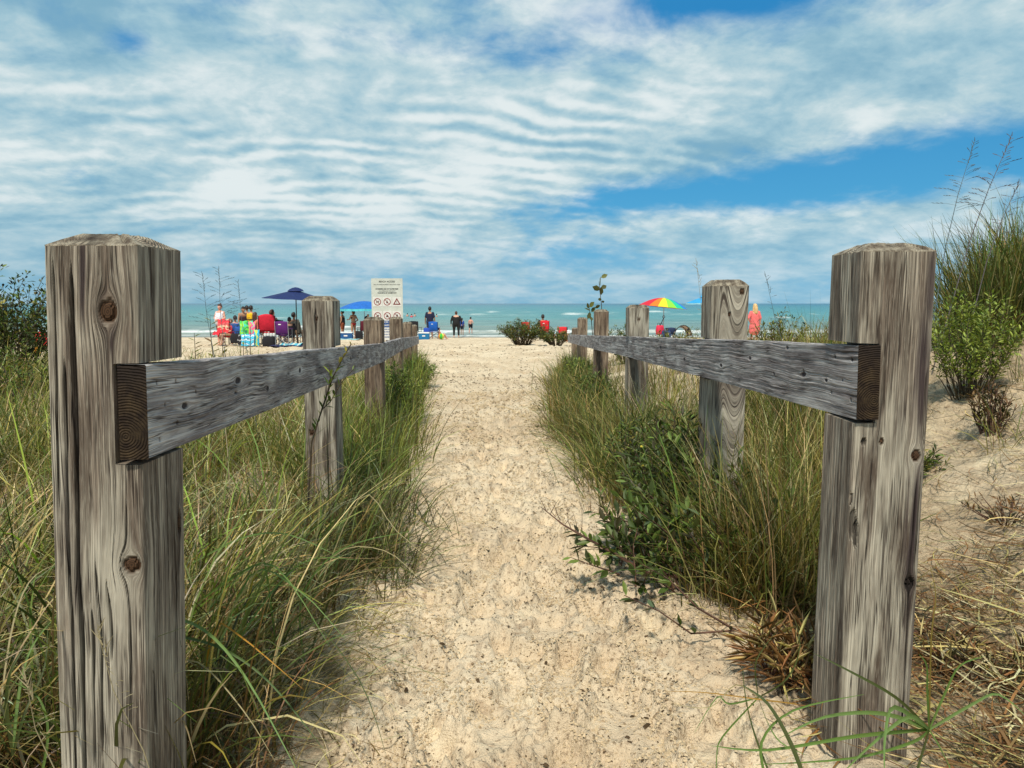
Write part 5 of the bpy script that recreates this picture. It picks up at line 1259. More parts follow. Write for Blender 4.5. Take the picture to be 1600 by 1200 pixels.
# ------------------------------------------------------------------ beach gear
FR = mat('black frame tube', (.02, .02, .022), .45); FG = mat('grey frame tube', (.45, .46, .48), .35, .6)
def fabric(c): return mat('fabric %.2f %.2f %.2f' % c, c, .85, noise=.12, nscale=9)
def panel(name, m, parent, w0, w1, z0, z1, y0, y1, sag=.05, th=.012, arch=.0, n=8):
    """curved cloth panel; w0 bottom half width, w1 top half width"""
    vs, fs = [], []
    for side in (0, 1):
        for j in range(n + 1):
            t = j / n; w = w0 + (w1 - w0) * t
            for i in range(n + 1):
                u = i / n * 2 - 1
                vs.append((u * w, y0 + (y1 - y0) * t - sag * (1 - u * u) * (1 if y1 != y0 or True else 0) * (.4 + .6 * math.sin(math.pi * t)) + side * th, z0 + (z1 - z0) * t + arch * (1 - u * u) * t - (sag * (1 - u * u) if z0 == z1 else 0)))
    k = (n + 1) ** 2
    for j in range(n):
        for i in range(n):
            a = j * (n + 1) + i; fs.append((a, a + 1, a + n + 2, a + n + 1)); fs.append((k + a, k + a + n + 1, k + a + n + 2, k + a + 1))
    for i in range(n):
        fs.append((i, k + i, k + i + 1, i + 1)); a = n * (n + 1) + i; fs.append((a, a + 1, k + a + 1, k + a))
        a = i * (n + 1); b = a + n + 1; fs.append((a, b, k + b, k + a)); a += n; b += n; fs.append((a, k + a, k + b, b))
    mb = MB(); mb.add(vs, fs); return mb.build(name, m, parent, True)

def camp_chair(label, px, D, col, rz=0., s=1.0, frame=None, hb=.50, arch=.03, w=.27, group=None, logo=False, x=None):
    x = P(px, 520, D).x if x is None else x; fr = frame or FR
    r = thing('camp_chair', label, 'chair', (x, D, gz(x, D)), rz, group, s)
    m = fabric(col)
    panel('backrest', m, r, w * .95, w, .46, .46 + hb, -.22, -.30, .06, arch=arch)
    st = MB(); n = 6; vs, fs = [], []
    for sd in (0, 1):
        for j in range(n + 1):
            for i in range(n + 1):
                u = i / n * 2 - 1; v = j / n * 2 - 1; vs.append((u * w, v * .21, .45 - .06 * (1 - u * u) * (1 - v * v * .5) - sd * .012))
    k = (n + 1) ** 2
    for j in range(n):
        for i in range(n): a = j * (n + 1) + i; fs += [(a, a + 1, a + n + 2, a + n + 1), (k + a, k + a + n + 1, k + a + n + 2, k + a + 1)]
    st.add(vs, fs); st.build('seat', m, r, True)
    for a in (-1, 1):
        MB().tube([(a * w, -.27, .02), (a * w, -.25, .45), (a * w, -.31, .48 + hb)], .011, 6).build('back_post', fr, r)
        MB().tube([(a * w, .24, .02), (a * w, .23, .64)], .010, 6).build('front_post', fr, r)
        MB().tube([(a * w, -.27, .03), (-a * w, -.22, .43)], .009, 6).build('leg', fr, r)
        MB().tube([(a * w, .24, .03), (-a * w, .20, .43)], .009, 6).build('leg', fr, r)
        MB().box((a * w, -.01, .655), (.075, .52, .02)).build('armrest', m, r)
    if logo: MB().box((-.05, -.335, .46 + hb * .78), (.10, .006, .035)).build('logo', mat('white print', (.8, .8, .8), .6), r)
    return r

def umbrella(label, px, D, top_y, rad, drop, cols, tilt=0., n=8, vent=False, scallop=.0, polec=None, dx=0., valance=None, rz=.2):
    x = P(px, 520, D).x; z0 = gz(x, D); hh = P(px, top_y, D).z - z0
    r = thing('beach_umbrella', label, 'umbrella', (x, D, z0))
    MB().tube([(0, 0, -.25), (0, 0, hh - .1)], .019, 8).build('pole', polec or FG, r)
    c = link('canopy', None, r, (0, 0, hh - drop), (0, tilt, rz)) if False else None
    M_ = Matrix.Rotation(tilt, 4, 'Y'); top = Vector((0, 0, hh))
    def pt(a, t):
        rr = rad * t; z = -drop * (1 - math.cos(t * 1.35)) / (1 - math.cos(1.35)) if not vent else -drop * t ** 1.06
        v = Vector((rr * math.cos(a), rr * math.sin(a), z)); return top + M_ @ v
    for k in range(n):
        a0, a1 = 2 * math.pi * k / n + rz, 2 * math.pi * (k + 1) / n + rz; vs, fs = [], []; m = 8
        for i in range(m + 1):
            t = i / m
            for j in range(5):
                u = j / 4; p = pt(a0 + (a1 - a0) * u, max(t, .001)); dip = (1 - (2 * u - 1) ** 2)
                # fabric is straight between ribs: pull to the chord and sag a little
                q = pt(a0, max(t, .001)).lerp(pt(a1, max(t, .001)), u); p = p.lerp(q, .8); p.z -= dip * t * .012
                if i == m: p.z += dip * scallop
                vs.append(p)
        nn = len(vs); vs += [v + Vector((0, 0, -.006)) for v in vs]
        for i in range(m):
            for j in range(4): a = i * 5 + j; fs += [(a, a + 5, a + 6, a + 1), (nn + a, nn + a + 1, nn + a + 6, nn + a + 5)]
        for j in range(4): a = m * 5 + j; fs.append((a, nn + a, nn + a + 1, a + 1))
        pa = MB().add(vs, fs).build('canopy_panel', cols[k % len(cols)], r, False)
        if valance:
            vv = [v for v in vs[m * 5:m * 5 + 5]]; vl = MB().add(vv + [v + Vector((0, 0, -valance[1])) for v in vv], [(j, j + 1, j + 6, j + 5) for j in range(4)]); vl.build('valance', valance[0], r)
        rb = MB().tube([pt(a0, .02) - Vector((0, 0, .012)), pt(a0, .5) - Vector((0, 0, .012)), pt(a0, 1.0) - Vector((0, 0, .012))], .006, 4); rb.build('rib', FG, r)
    if vent:
        mb = MB(); mb.lathe([(rad * .26, -.05), (rad * .20, .02), (rad * .10, .075), (.001, .10)], 12, top); mb.build('vent_cap', cols[0], r, True)
    else:
        mb = MB(); mb.lathe([(.02, -.02), (.02, .04), (.001, .06)], 8, top); mb.build('finial', polec or FG, r, True)
    return r

def cooler(label, px, D, w, h, col, lid, d=.38):
    x = P(px, 520, D).x; r = thing('cooler', label, 'cooler', (x, D, gz(x, D)), 0)
    MB().box((0, 0, h * .42), (w * .94, d * .92, h * .84), taper=1.05).build('tub', fabric(col), r)
    MB().box((0, 0, h * .92), (w, d, h * .15), taper=.95).build('lid', lid, r)
    for a in (-1, 1): MB().tube([(a * w * .49, -.09, h * .7), (a * w * .53, -.09, h * .62), (a * w * .53, .09, h * .62), (a * w * .49, .09, h * .7)], .01, 5).build('handle', lid, r)
    MB().box((0, -d * .487, h * .5), (w * .28, .004, h * .16)).build('badge', mat('white print', (.8, .8, .8), .6), r)
    return r

def cloth(name, label, cat, px, D, pts, m, th=.012, z=0., rz=0.):
    """a soft sheet given by its sag profile: pts = list of (y, z) run, width in x"""
    x = P(px, 520, D).x; w, prof = pts; n = 10; vs, fs = [], []
    for j, (py_, pz_) in enumerate(prof):
        for i in range(n + 1):
            u = i / n - .5; wv = .02 * math.sin(i * 1.9 + j); vs.append((u * w + .01 * math.sin(j * 2.1 + i), py_ + wv, pz_ + .015 * math.sin(i * 1.3 + j * .8)))
    k = len(vs); vs += [(a, b, c - th) for a, b, c in vs]
    for j in range(len(prof) - 1):
        for i in range(n): a = j * (n + 1) + i; fs += [(a, a + 1, a + n + 2, a + n + 1), (k + a, k + a + n + 1, k + a + n + 2, k + a + 1)]
    o = MB().add(vs, fs).build(name, m, None, True, (x, D, gz(x, D) + z), (0, 0, rz)); return tag(o, label, cat)

def striped(name, cols, scale=9., ax=2):
    m = bpy.data.materials.new(name); m.use_nodes = True; t = NT(m.node_tree); b = t.n['Principled BSDF']
    o = t.sep(t.new('ShaderNodeTexCoord').outputs['Object'])
    v = t.m('ADD', t.m('MULTIPLY', o[ax], scale), t.m('MULTIPLY', t.noise(t.new('ShaderNodeTexCoord').outputs['Object'], 7, 2), 1.6))
    f = t.m('FRACT', v); n = len(cols)
    t.put(b.inputs['Base Color'], t.ramp(f, [(i / n, c) for i, c in enumerate(cols)], 'CONSTANT')); b.inputs['Roughness'].default_value = .9
    return m

def bag(label, px, D, w, h, d, m, hs=True, z=0, name='beach_bag'):
    x = P(px, 520, D).x; r = thing(name, label, 'bag', (x, D, gz(x, D) + z), RNG.normal(0, .2))
    mb = MB(); n = 12; prof = [(.0, 0), (.48, 0.0), (.5, .12), (.52, .5), (.47, .85), (.40, 1.0), (.0, .96)]
    vs, fs = [], []
    for rr, zz in prof:
        for k in range(n):
            t = 2 * math.pi * k / n; c, s_ = math.cos(t), math.sin(t); e = .5
            vs.append((w * rr * math.copysign(abs(c) ** e, c) * (1 + .04 * math.sin(k * 3.1 + zz * 9)), d * rr * math.copysign(abs(s_) ** e, s_), h * zz + .02 * math.sin(k * 2.3) * zz))
    for i in range(len(prof) - 1):
        for k in range(n): j = (k + 1) % n; fs.append((i * n + k, i * n + j, (i + 1) * n + j, (i + 1) * n + k))
    mb.add(vs, fs).build('sack', m, r, True)
    if hs:
        for a in (-1, 1): MB().tube([(-w * .2, a * d * .35, h * .95), (-w * .15, a * d * .33, h * 1.25), (w * .15, a * d * .33, h * 1.25), (w * .2, a * d * .35, h * .95)], .011, 5).build('handle', FR, r)
    return r

def text(s, size, m, parent, x, z, y, name='lettering', bold=0.0):
    cu = bpy.data.curves.new('txt', 'FONT'); cu.body = s; cu.size = size; cu.align_x = 'CENTER'; cu.align_y = 'CENTER'; cu.extrude = .0008; cu.offset = bold
    o = bpy.data.objects.new('txt', cu); COL.objects.link(o); dg = bpy.context.evaluated_depsgraph_get(); dg.update()
    me = bpy.data.meshes.new_from_object(o.evaluated_get(dg)); bpy.data.objects.remove(o)
    me.materials.clear(); me.materials.append(m)
    return link(name, me, parent, (x, y, z), (math.pi / 2, 0, 0))

def build_sign():
    D = 15.6; x = P(605, 470, D).x; z0 = gz(x, D)
    r = thing('information_sign', 'pale beach access board with text and six warning symbols on a timber post', 'sign', (x, D, z0), 0)
    top = P(605, 435, D).z - z0; bot = P(605, 498.5, D).z - z0; w = 48.5 / F * D; h = top - bot; zc = (top + bot) / 2
    WH = mat('aged white sign face', (.60, .62, .56), .5, noise=.06); BK = mat('black sign print', (.03, .035, .035), .6); RD = mat('faded red ring', (.30, .045, .04), .6); PN = mat('white sign tile', (.74, .72, .68), .5, noise=.04); BL = mat('blue sign header', (.02, .09, .30), .5)
    MB().box((0, .055, (top - .1) / 2 - .15), (.09, .09, top - .1 + .3)).build('signpost', W_SIGN, r)
    MB().box((0, 0, zc), (w, .012, h)).build('board', WH, r)
    y = -.0075
    text('BEACH ACCESS', .047, BK, r, 0, top - .065, y, bold=.0006)
    text('NO LAW ENFORCEMENT VIOLATION AREA', .0272, BK, r, 0, top - .125, y)
    text('SWIMMERS ARE NOT SUPERVISED', .0305, BK, r, 0, top - .212, y, bold=.0012)
    text('NO LIFEGUARD ON DUTY', .0285, BK, r, 0, top - .253, y)
    text('WARNING OF UNDERTOW', .0305, BK, r, 0, top - .292, y, bold=.0012)
    def ring(p, cx, cz, ro, ri, m, n=24, tri=False, yy=0):
        vs, fs = [], []
        k = 3 if tri else n
        for i in range(k):
            a = 2 * math.pi * i / k + math.pi / 2; vs += [(cx + ro * math.cos(a), yy, cz + ro * math.sin(a)), (cx + ri * math.cos(a), yy, cz + ri * math.sin(a))]
        for i in range(k): j = (i + 1) % k; fs.append((2 * i, 2 * j, 2 * j + 1, 2 * i + 1))
        MB().add(vs, fs).build('ring', m, p)
    for row in range(2):
        for c in range(3):
            cx = (-.31 + .31 * c) * w; cz = top - (.575 + .345 * row) * h / 1.0 * 1.0
            t = MB().box((cx, -.0085, cz), (w * .285, .003, h * .235)).build('symbol_tile', PN, r)
            R0 = w * .115; yy = -.0125
            tri = row == 0 and c == 2
            ring(t, cx, cz + (0 if not tri else -.012), R0 * (1.25 if tri else 1), R0 * (.72 if tri else .80), RD if not tri else mat('dark red triangle', (.20, .02, .02), .6), tri=tri, yy=yy)
            g = MB(); yb = -.0115
            if tri: g.box((cx, yb, cz), (.008, .002, .035)); g.box((cx, yb, cz - .028), (.009, .002, .009))
            else:
                sh = (row, c)
                if sh == (0, 0): g.box((cx, yb, cz), (.045, .002, .018)); [g.box((cx + a * .018, yb, cz - .018), (.008, .002, .024)) for a in (-1, 1)]; g.box((cx + .026, yb, cz + .015), (.018, .002, .014))
                if sh == (0, 1): g.add([(cx - .022, yb, cz - .028), (cx + .022, yb, cz - .028), (cx, yb, cz + .036)], [(0, 1, 2)]); g.box((cx, yb, cz - .018), (.012, .002, .01))
                if sh == (1, 0): [g.box((cx + a * .012, yb, cz + a * .014), (.045, .002, .008)) for a in (-1, 0, 1)]
                if sh == (1, 1): g.add([(cx - .032, yb, cz - .026), (cx + .032, yb, cz - .026), (cx, yb, cz + .03)], [(0, 1, 2)])
                if sh == (1, 2): g.box((cx, yb, cz + .012), (.035, .002, .028)); g.box((cx - .004, yb, cz - .018), (.009, .002, .034))
                s = MB(); s.box((cx, -.0135, cz), (R0 * 1.8, .001, .009), Matrix.Rotation(math.pi / 4, 3, 'Y')); s.build('slash', RD, t)
            g.build('pictogram', BK, t)
    # second, lower board: blue head over ruled lines
    t2 = P(605, 499.5, D).z - z0; b2 = P(605, 531.5, D).z - z0; hz = (t2 + b2) / 2
    MB().box((0, .0, hz), (w * .92, .012, t2 - b2)).build('lower_board', PN, r)
    MB().box((0, -.0075, t2 - .077), (w * .92, .003, .154)).build('blue_header', BL, r)
    text('BEACH INFO', .055, PN, r, 0, t2 - .05, -.0105, bold=.001); text('SAFETY', .045, PN, r, 0, t2 - .115, -.0105, bold=.001)
    for i, s in enumerate(('LAKE WATER CAN BE COLD', 'WATCH FOR STRONG CURRENTS', 'NO PETS ON THE BEACH', 'KEEP CHILDREN IN SIGHT')): text(s, .028, BL, r, 0, t2 - .195 - .052 * i, -.0075, bold=.001)
W_SIGN = mat('brown sign post', (.22, .16, .11), .9, noise=.25, nscale=20)

def build_beach():
    build_sign()
    X = lambda px, D: P(px, 520, D).x
    # --- left group ------------------------------------------------
    NV = mat('navy umbrella cloth', (.006, .018, .10), .7); umbrella('large navy beach umbrella with a vented top, left group', 464, 28, 453, 1.18, .34, [NV], tilt=.05, n=8, vent=True, polec=FR)
    person('woman in a white tank top standing left of the chairs, facing the camera', X(345, 30), 30, 1.50, face=math.pi - .3, skin='pink', hair='brown', hairlen='bun', clothes=(('tank', (.80, .78, .84)), ('shorts', (.20, .09, .07))), wide=1.15, arms={1: 'front', -1: 'front'})
    person('dark haired person in a dark swimsuit leaning forward beside the yellow life vest', X(380, 31), 31, 1.48, face=math.pi + .5, skin='tan', hair='dark', hairlen='mid', clothes=(('swimsuit', (.09, .05, .06)), ('shorts', (.05, .04, .05))), arms={1: 'reach', -1: 'reach'}, bend=.35)
    person('person wearing a yellow life vest, seen from behind', X(393.5, 30.5), 30.5, 1.47, face=.1, skin='tan', hair='dark', hairlen='short', clothes=(('vest', (.85, .50, .01)), ('shorts', (.03, .03, .05))), arms={1: 'down', -1: 'fwd'})
    person('second dark haired swimmer half hidden behind the yellow life vest', X(387, 31.8), 31.8, 1.5, face=.5, skin='tan', hair='dark', clothes=(('shorts', (.05, .05, .08)),))
    person('person sitting low in the red and tan chair in front of the woman in white', X(358, 29.2), 29.2, 1.3, face=math.pi - .8, pose='sit', skin='fair', hair='sandy', clothes=(('tshirt', (.62, .05, .08)), ('shorts', (.30, .22, .12))), arms={1: 'front', -1: 'front'})
    person('person in a grey shirt sitting between the duffel bag and the dark swimsuit', X(368, 29.6), 29.6, 1.45, face=.4, pose='sit', skin='pink', hair='dark', clothes=(('tshirt', (.25, .27, .30)), ('shorts', (.03, .04, .10))))
    camp_chair('blue camp chair left of the backpack', 368, 29.4, (.02, .10, .36), rz=.3, hb=.44, s=.9)
    person('person in a coral top seated behind the striped towels', X(402, 30), 30, 1.5, face=-.6, pose='sit', skin='fair', hair='brown', hairlen='long', clothes=(('tank', (.75, .20, .14)), ('shorts', (.04, .04, .06))), zoff=.08)
    camp_chair('low red and tan folding chair in front of the woman in white', 357, 29, (.72, .035, .05), rz=2.2, s=.78, hb=.42)
    cloth('beach_towel', 'red beach towel hanging over the chair before the woman in white', 'towel', 353, 28.7, (.42, [(-.30, .50), (-.27, .80), (-.20, .98), (-.08, .85), (-.04, .60)]), striped('red beige towel', [(.72, .03, .05), (.72, .03, .05), (.70, .50, .34), (.75, .12, .12)], 2.6))
    cloth('beach_towel', 'bright red towel lying under the chair of the woman in white', 'towel', 341, 29.2, (.26, [(-.3, .30), (-.1, .42), (.1, .36), (.3, .20)]), fabric((.72, .03, .05)), z=.1)
    bag('black duffel bag left of the striped towel chair', 371, 28.4, .50, .34, .34, fabric((.012, .012, .016)), z=.10)
    bag('small blue cooler bag below the dark swimsuit', 374, 28.9, .34, .30, .28, fabric((.02, .09, .35)), z=.40)
    bag('black and grey backpack on the sand left of the striped towel chair', 380, 28.1, .40, .40, .26, striped('black grey pack', [(.015, .015, .02), (.015, .015, .02), (.35, .35, .36)], 5))
    camp_chair('folding chair draped with green and pink towels below the yellow life vest', 394, 28.2, (.03, .03, .035), s=.93, hb=.44)
    cloth('beach_towel', 'lime green and aqua towel draped over the chair below the yellow life vest', 'towel', 390, 27.9, (.46, [(-.36, .42), (-.35, .68), (-.33, .90), (-.24, .88), (-.20, .70)]), striped('green towel', [(.10, .62, .08), (.35, .72, .05), (.06, .55, .42), (.10, .62, .08), (.02, .20, .10)], 3.2, 0))
    cloth('beach_towel', 'pink and orange striped towel hanging right of the green towel', 'towel', 399, 27.8, (.24, [(-.36, .36), (-.36, .62), (-.34, .86), (-.24, .85)]), striped('pink towel', [(.85, .10, .32), (.90, .35, .10), (.85, .10, .32), (.15, .60, .35)], 5., 0))
    cloth('beach_towel', 'turquoise and white patterned towel hanging to the sand below the striped ones', 'towel', 392, 27.6, (.46, [(-.40, .02), (-.38, .20), (-.36, .40), (-.25, .42)]), striped('aqua towel', [(.03, .38, .62), (.70, .78, .80), (.03, .30, .55), (.10, .55, .72)], 7.))
    cloth('beach_towel', 'narrow turquoise towel beside the black tote', 'towel', 406, 27.7, (.18, [(-.38, .02), (-.38, .30), (-.36, .58), (-.25, .58)]), striped('aqua lime towel', [(.03, .42, .62), (.03, .42, .62), (.55, .65, .10)], 4., 0))
    camp_chair('round backed red camp chair in the left group', 420, 28, (.62, .015, .04), rz=.12, s=1.08, hb=.52, arch=.07, w=.275)
    person('dark haired person with bare shoulders seated beside the red chair', X(428.5, 28.6), 28.6, 1.62, face=-.5, pose='sit', skin='fair', hair='brown', hairlen='short', clothes=(('tank', (.02, .018, .022)), ('shorts', (.02, .02, .025))), zoff=.04, wide=1.1)
    camp_chair('black camp chair between the red and the purple chairs', 440, 28.7, (.02, .018, .022), rz=-.3, hb=.46)
    t = bag('square black tote between the turquoise towel and the purple chair', 420.5, 27.3, .46, .36, .34, fabric((.012, .010, .016)), hs=False, name='tote')
    for k in range(4):
        c = MB(); px = 413.5 + 4.6 * k; xx = X(px, 27.25); c.lathe([(0, 0), (.045, 0), (.05, .02), (.05, .10), (.04, .12), (0, .12)], 10)
        o = c.build('cup', mat('white plastic', (.75, .78, .76), .4), None, True, (xx, 27.3, gz(X(420.5, 27.3), 27.3) + .34 + .003 * k)); tag(o, 'white plastic cup on the black tote, %s' % ('leftmost of four', 'second from the left', 'third from the left', 'nearest the purple chair')[k], 'cup', 'white cups on the black tote')
    camp_chair('purple camp chair with grey legs seen from behind', 443.5, 27.2, (.11, .015, .16), s=.95, frame=FG, hb=.46, arch=.02, w=.24, logo=True)
    person('dark haired child in black seated in the purple chair', X(453, 27.6), 27.6, 1.32, face=.2, pose='sit', skin='tan', hair='dark', clothes=(('tshirt', (.015, .012, .018)), ('shorts', (.02, .02, .025))), wide=1.15, zoff=.02)
    person('person in a beige shirt seated under the navy umbrella beside its pole', X(461, 29.5), 29.5, 1.55, face=-.2, pose='sit', skin='tan', hair='dark', clothes=(('longshirt', (.42, .36, .27)), ('shorts', (.10, .02, .03))), zoff=.05)
    camp_chair('tan camp chair under the navy umbrella', 461, 29.4, (.35, .29, .22), hb=.40)
    cloth('beach_blanket', 'navy blanket spread on the sand under the purple chair', 'blanket', 452, 27.0, (1.2, [(-.5, .02), (-.2, .03), (.2, .03), (.6, .03)]), fabric((.02, .02, .08)))
    cloth('beach_blanket', 'light blue patterned blanket beside the purple chair', 'blanket', 457, 27.3, (.75, [(-.4, .06), (-.1, .12), (.1, .10), (.3, .05)]), striped('aqua blanket', [(.08, .42, .62), (.70, .72, .66), (.10, .50, .60)], 6., 0))
    # --- middle left group behind the posts ------------------------
    BU = mat('bright blue canopy', (.012, .13, .50), .6); AQ = mat('aqua trim', (.10, .55, .62), .6)
    umbrella('royal blue beach umbrella with an aqua rim, partly behind the sign', 570, 44, 470.5, 1.42, .42, [BU], n=8, valance=(AQ, .13), polec=FG)
    person('woman in a black swimsuit and rust shorts under the blue umbrella', X(535.5, 44), 44, 1.58, face=1.4, skin='tan', hair='dark', hairlen='short', clothes=(('swimsuit', (.012, .012, .018)), ('shorts', (.26, .07, .03))))
    person('woman in a black bikini top and red shorts standing by the blue cooler', X(552.5, 43.4), 43.4, 1.60, face=.9, skin='tan', hair='brown', hairlen='mid', clothes=(('bikini_top', (.015, .012, .02)), ('bikini_bottom', (.60, .02, .03))), arms={1: 'hip', -1: 'fwd'})
    person('person lying back with raised arms in the dark chair left of the sign', X(575, 43.6), 43.6, 1.6, face=-1.2, pose='sit', skin='fair', hair='dark', clothes=(('tshirt', (.20, .02, .04)),), arms={1: 'up', -1: 'up'}, zoff=.05)
    camp_chair('dark red camp chair between the women and the sign', 568, 43.3, (.12, .012, .025), rz=.5, hb=.55)
    bag('black rucksack at the feet of the woman in red shorts', 561, 42.8, .42, .45, .3, fabric((.015, .015, .02)))
    cooler('large blue cooler with a white lid and white badge left of the women', 541, 42, .72, .42, (.015, .09, .26), mat('white lid', (.75, .77, .76), .5))
    cloth('beach_towel', 'pale blue towel on the sand in front of the large blue cooler', 'towel', 545, 40.5, (1.1, [(-.5, .02), (0, .04), (.5, .03)]), fabric((.30, .52, .52)))
    # --- group right of the left fence -----------------------------
    person('man in a navy t-shirt with white print standing behind the blue chair', X(672, 44.5), 44.5, 1.80, face=0., skin='tan', hair='dark', clothes=(('tshirt', (.012, .016, .05)), ('shorts', (.02, .03, .08))))
    r = thing('shirt_print', 'x', 'y') if False else None
    camp_chair('black camp chair at the far end of the left fence', 649.5, 43.5, (.015, .015, .02), rz=-.25, hb=.55, s=.98)
    camp_chair('royal blue camp chair seen from behind beside the small cooler', 677.5, 43, (.012, .12, .52), s=.98, hb=.52, logo=True)
    cooler('blue cooler with a white lid in front of the navy shirted man', 662.5, 42, .60, .40, (.015, .16, .36), mat('white lid', (.75, .77, .76), .5))
    bag('blue bag lying on the cooler beside the blue chair', 667, 42.3, .36, .22, .26, fabric((.02, .07, .40)), z=.40)
    person('child bending beside the colourful ball', X(687.5, 43), 43, 1.05, face=-1.2, skin='pink', hair='dark', pose='low', clothes=(('shorts', (.55, .16, .04)),), arms={1: 'fwd', -1: 'fwd'}, bend=.5)
    bx, by = X(689.5, 42.4), 42.4
    bl = thing('beach_ball', 'small orange and green beach ball in front of the bending child', 'ball', (bx, by, gz(bx, by)))
    for k in range(6):
        a0, a1 = math.pi / 3 * k, math.pi / 3 * (k + 1); vs, fs = [], []
        for i in range(9):
            ph = math.pi * i / 8
            for j in range(4): a = a0 + (a1 - a0) * j / 3; vs.append((.17 * math.sin(ph) * math.cos(a), .17 * math.sin(ph) * math.sin(a), .17 + .17 * math.cos(ph)))
        for i in range(8):
            for j in range(3): a = i * 4 + j; fs.append((a, a + 4, a + 5, a + 1))
        MB().add(vs, fs).build('ball_panel', [fabric((.85, .25, .03)), fabric((.06, .45, .05)), fabric((.80, .70, .10))][k % 3], bl, True)
    person('broad person in black with cropped trousers standing at the water, seen from behind', X(713, 48.3), 48.3, 1.62, face=0, skin='fair', hair='brown', clothes=(('longshirt', (.012, .012, .014)), ('pants', (.012, .012, .014))), wide=1.42)
    person('child in a blue shirt at the water right of the person in black', X(722, 55), 55, 1.2, face=-.4, skin='tan', hair='dark', clothes=(('tshirt', (.02, .06, .28)), ('shorts', (.02, .02, .04))), zoff=.12)
    person('shirtless boy in black shorts wading in the shallows', X(735.5, 58), 58, 1.25, face=-.3, skin='pink', hair='dark', pose='stride', clothes=(('shorts', (.015, .015, .02)),), arms={1: 'hip', -1: 'down'}, zoff=.20)
    def swimmer(px, py, lab, hair='dark', shirt=None):
        D = (H - .12) / ((py - 474) / F); x = X(px, D)
        o = person(lab, x, D, 1.7, face=RNG.uniform(-1, 1), skin='pink', hair=hair, clothes=((('tshirt', shirt),) if shirt else ()), arms={1: 'reach', -1: 'down'})
        o.location.z = -1.12 + (.0)
    swimmer(637, 493.5, 'swimmer with only the head above the waves right of the sign')
    swimmer(643.5, 495, 'swimmer in a red top in the waves right of the sign', shirt=(.70, .05, .10))
    swimmer(648.5, 493.5, 'dark haired swimmer just right of the swimmer in red')
    swimmer(682.5, 495, 'lone swimmer right of the man in the navy t-shirt')
    # --- right ---------------------------------------------------
    camp_chair('empty red camp chair behind the shrub at the path end', 821, 40, (.70, .015, .03), s=.93, hb=.52, logo=True, w=.235)
    camp_chair('red camp chair with a person in it behind the shrubs', 850.5, 39, (.70, .015, .03), s=.98, hb=.55, logo=True, w=.24)
    person('dark haired person in a dark top sitting in the red chair behind the shrubs', X(848, 39.2), 39.2, 1.62, face=0, pose='sit', skin='tan', hair='dark', clothes=(('tshirt', (.02, .018, .045)),), wide=1.1, zoff=.06)
    person('child in a white and pale blue shirt kneeling left of the small red chair', X(871, 37), 37, 1.05, face=.5, pose='low', skin='pink', hair='sandy', clothes=(('tshirt', (.50, .66, .74)), ('shorts', (.10, .02, .04))), zoff=.08)
    camp_chair('small red camp chair with an orange side beside the kneeling child', 879, 37, (.70, .03, .04), s=.72, hb=.5)
    bag('white and blue bag behind the small red chair', 884, 38.5, .45, .55, .3, striped('white blue bag', [(.75, .76, .78), (.03, .08, .30), (.02, .02, .04)], 3, 0))
    bag('orange towel bundle beside the small red chair', 886, 36.5, .28, .34, .22, fabric((.75, .25, .10)), hs=False)
    rb = [(.62, .01, .03), (.80, .18, .01), (.85, .62, .02), (.25, .60, .04), (.01, .50, .28), (.01, .20, .62), (.03, .05, .45), (.18, .03, .30)]
    order = [mat('umbrella panel %d' % i, c, .6, noise=.03) for i, c in enumerate(rb)]
    cols = [order[i] for i in (5, 6, 7, 0, 1, 2, 3, 4)]
    # panels run round the canopy; the near side shows red to blue from left to right
    near = [0, 1, 2, 3, 4, 5]
    n = 16; seq = []
    for k in range(n):
        a = 2 * math.pi * (k + .5) / n + .0      # angle from +X, near side is -Y
        u = (1 - math.cos(a)) / 2                # 0 at +X (right), 1 at -X (left)
        j = int(round((1 - u) * 7)); seq.append(order[min(6, max(0, [0, 0, 1, 2, 3, 4, 5, 6][j]))] if math.sin(a) < 0 else order[(j + 3) % 8])
    umbrella('rainbow striped beach umbrella tilted to the right', 1036.5, 35, 465.5, 1.10, .42, seq, tilt=.10, n=16, scallop=.02, rz=0.)
    LB = mat('light blue canopy', (.03, .34, .66), .6); umbrella('light blue umbrella partly hidden by the second right post', 1099, 46, 463, 1.15, .40, [LB], n=8, vent=True, polec=FG, valance=(mat('pale blue trim', (.35, .68, .80), .6), .07))
    bag('red bag under the rainbow umbrella', 1031, 34, .34, .40, .26, fabric((.70, .03, .08)), z=.35)
    bag('blue rolled gear under the rainbow umbrella', 1041, 33.6, .40, .42, .3, fabric((.02, .05, .14)), z=.1)
    camp_chair('navy beach chair under the rainbow umbrella', 1046, 34.2, (.03, .05, .12), s=.8, hb=.35)
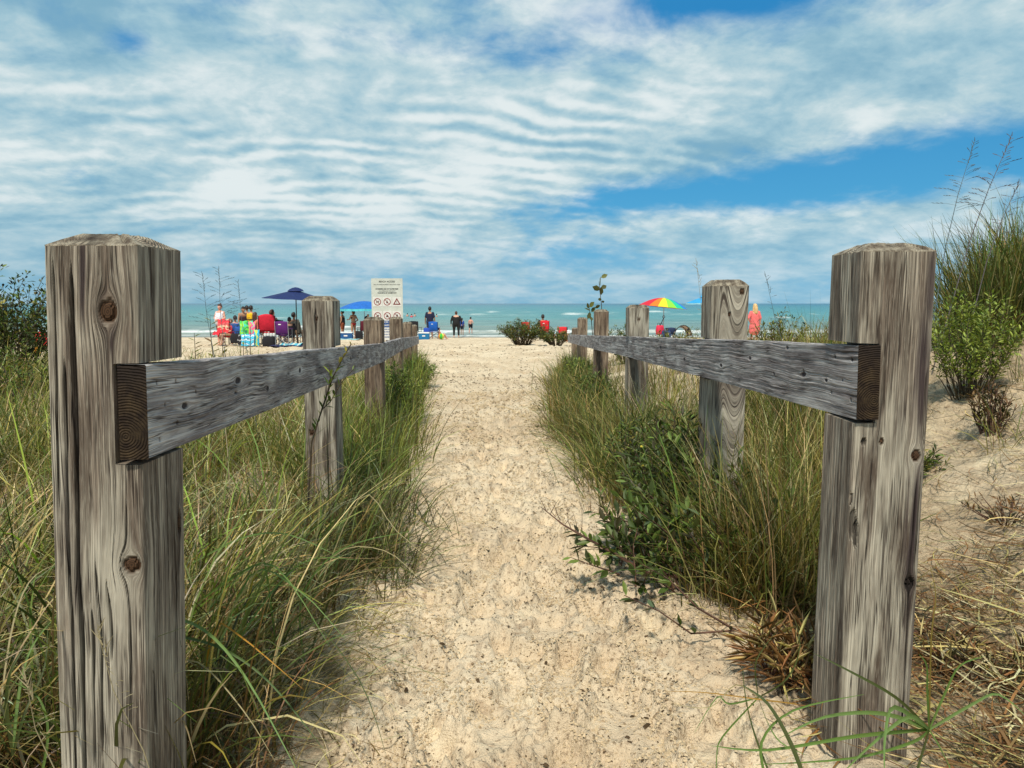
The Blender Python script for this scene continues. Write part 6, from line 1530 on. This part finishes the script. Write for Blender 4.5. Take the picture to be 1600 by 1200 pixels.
    # hooped pop-up shade
    x, y = X(1064.5, 34), 34.; tn = thing('popup_shade', 'small black and cream hooped shade on the sand right of the red bag', 'shade tent', (x, y, gz(x, y)), .2)
    for k, rr in enumerate((.44, .36)):
        pts = [(rr * math.cos(a) * 1.0, -.2 + .26 * k, .15 + .62 * math.sin(a) * (1 - .12 * k)) for a in np.linspace(0, math.pi, 13)]; MB().tube(pts, .018, 6).build('hoop', FR, tn)
    vs, fs = [], []
    for k in range(4):
        for i, a in enumerate(np.linspace(.25, math.pi - .25, 11)): rr = .43 - .025 * k; vs.append((rr * math.cos(a), -.2 + .13 * k, .15 + (.60 - .03 * k) * math.sin(a)))
    for k in range(3):
        for i in range(10): a = k * 11 + i; fs.append((a, a + 1, a + 12, a + 11))
    MB().add(vs, fs).build('shade_cloth', striped('cream shade', [(.50, .40, .34), (.50, .40, .34), (.05, .035, .06)], 3.5, 0), tn, True)
    # umbrella stake with a ring, leaning
    x, y = X(1030, 34.5), 34.5; z = gz(x, y); a, b_ = P(1030, 512, 34.5), P(1037, 497, 34.5)
    st = thing('rod', 'umbrella stake: dark ring topped shovel leaning beside the umbrella pole', 'rod', (x, y, z)); iv = Vector((x, y, z))
    MB().tube([(0, 0, 0), a - iv, b_ - iv], [.022, .022, .02], 6).build('shaft', FR, st)
    MB().tube([b_ - iv + Vector((.055 * math.cos(t), 0, .055 + .055 * math.sin(t))) for t in np.linspace(-1.6, 4.7, 12)], .013, 5).build('grip', FR, st)
    bag('cream basket at the foot of the second right post', 1087, 26, .28, .30, .25, fabric((.50, .38, .18)), hs=False)
    person('woman with long blond hair in a pink and orange dress, back turned', X(1178.5, 29), 29, 1.52, face=.1, skin='pink', hair='blond', hairlen='long', clothes=(('dress', (.78, .16, .16)),), arms={1: 'down', -1: 'hip'})
    # left edge
    camp_chair('small red beach chair seen between the bush and the near left post', 70, 20, (.75, .02, .03), s=.62, hb=.50, w=.26)
    cloth('beach_towel', 'orange towel beside the small red chair at the far left', 'towel', 60, 19.5, (.18, [(-.1, .02), (-.1, .18), (.05, .22)]), fabric((.70, .28, .02)), z=.02)
build_beach()
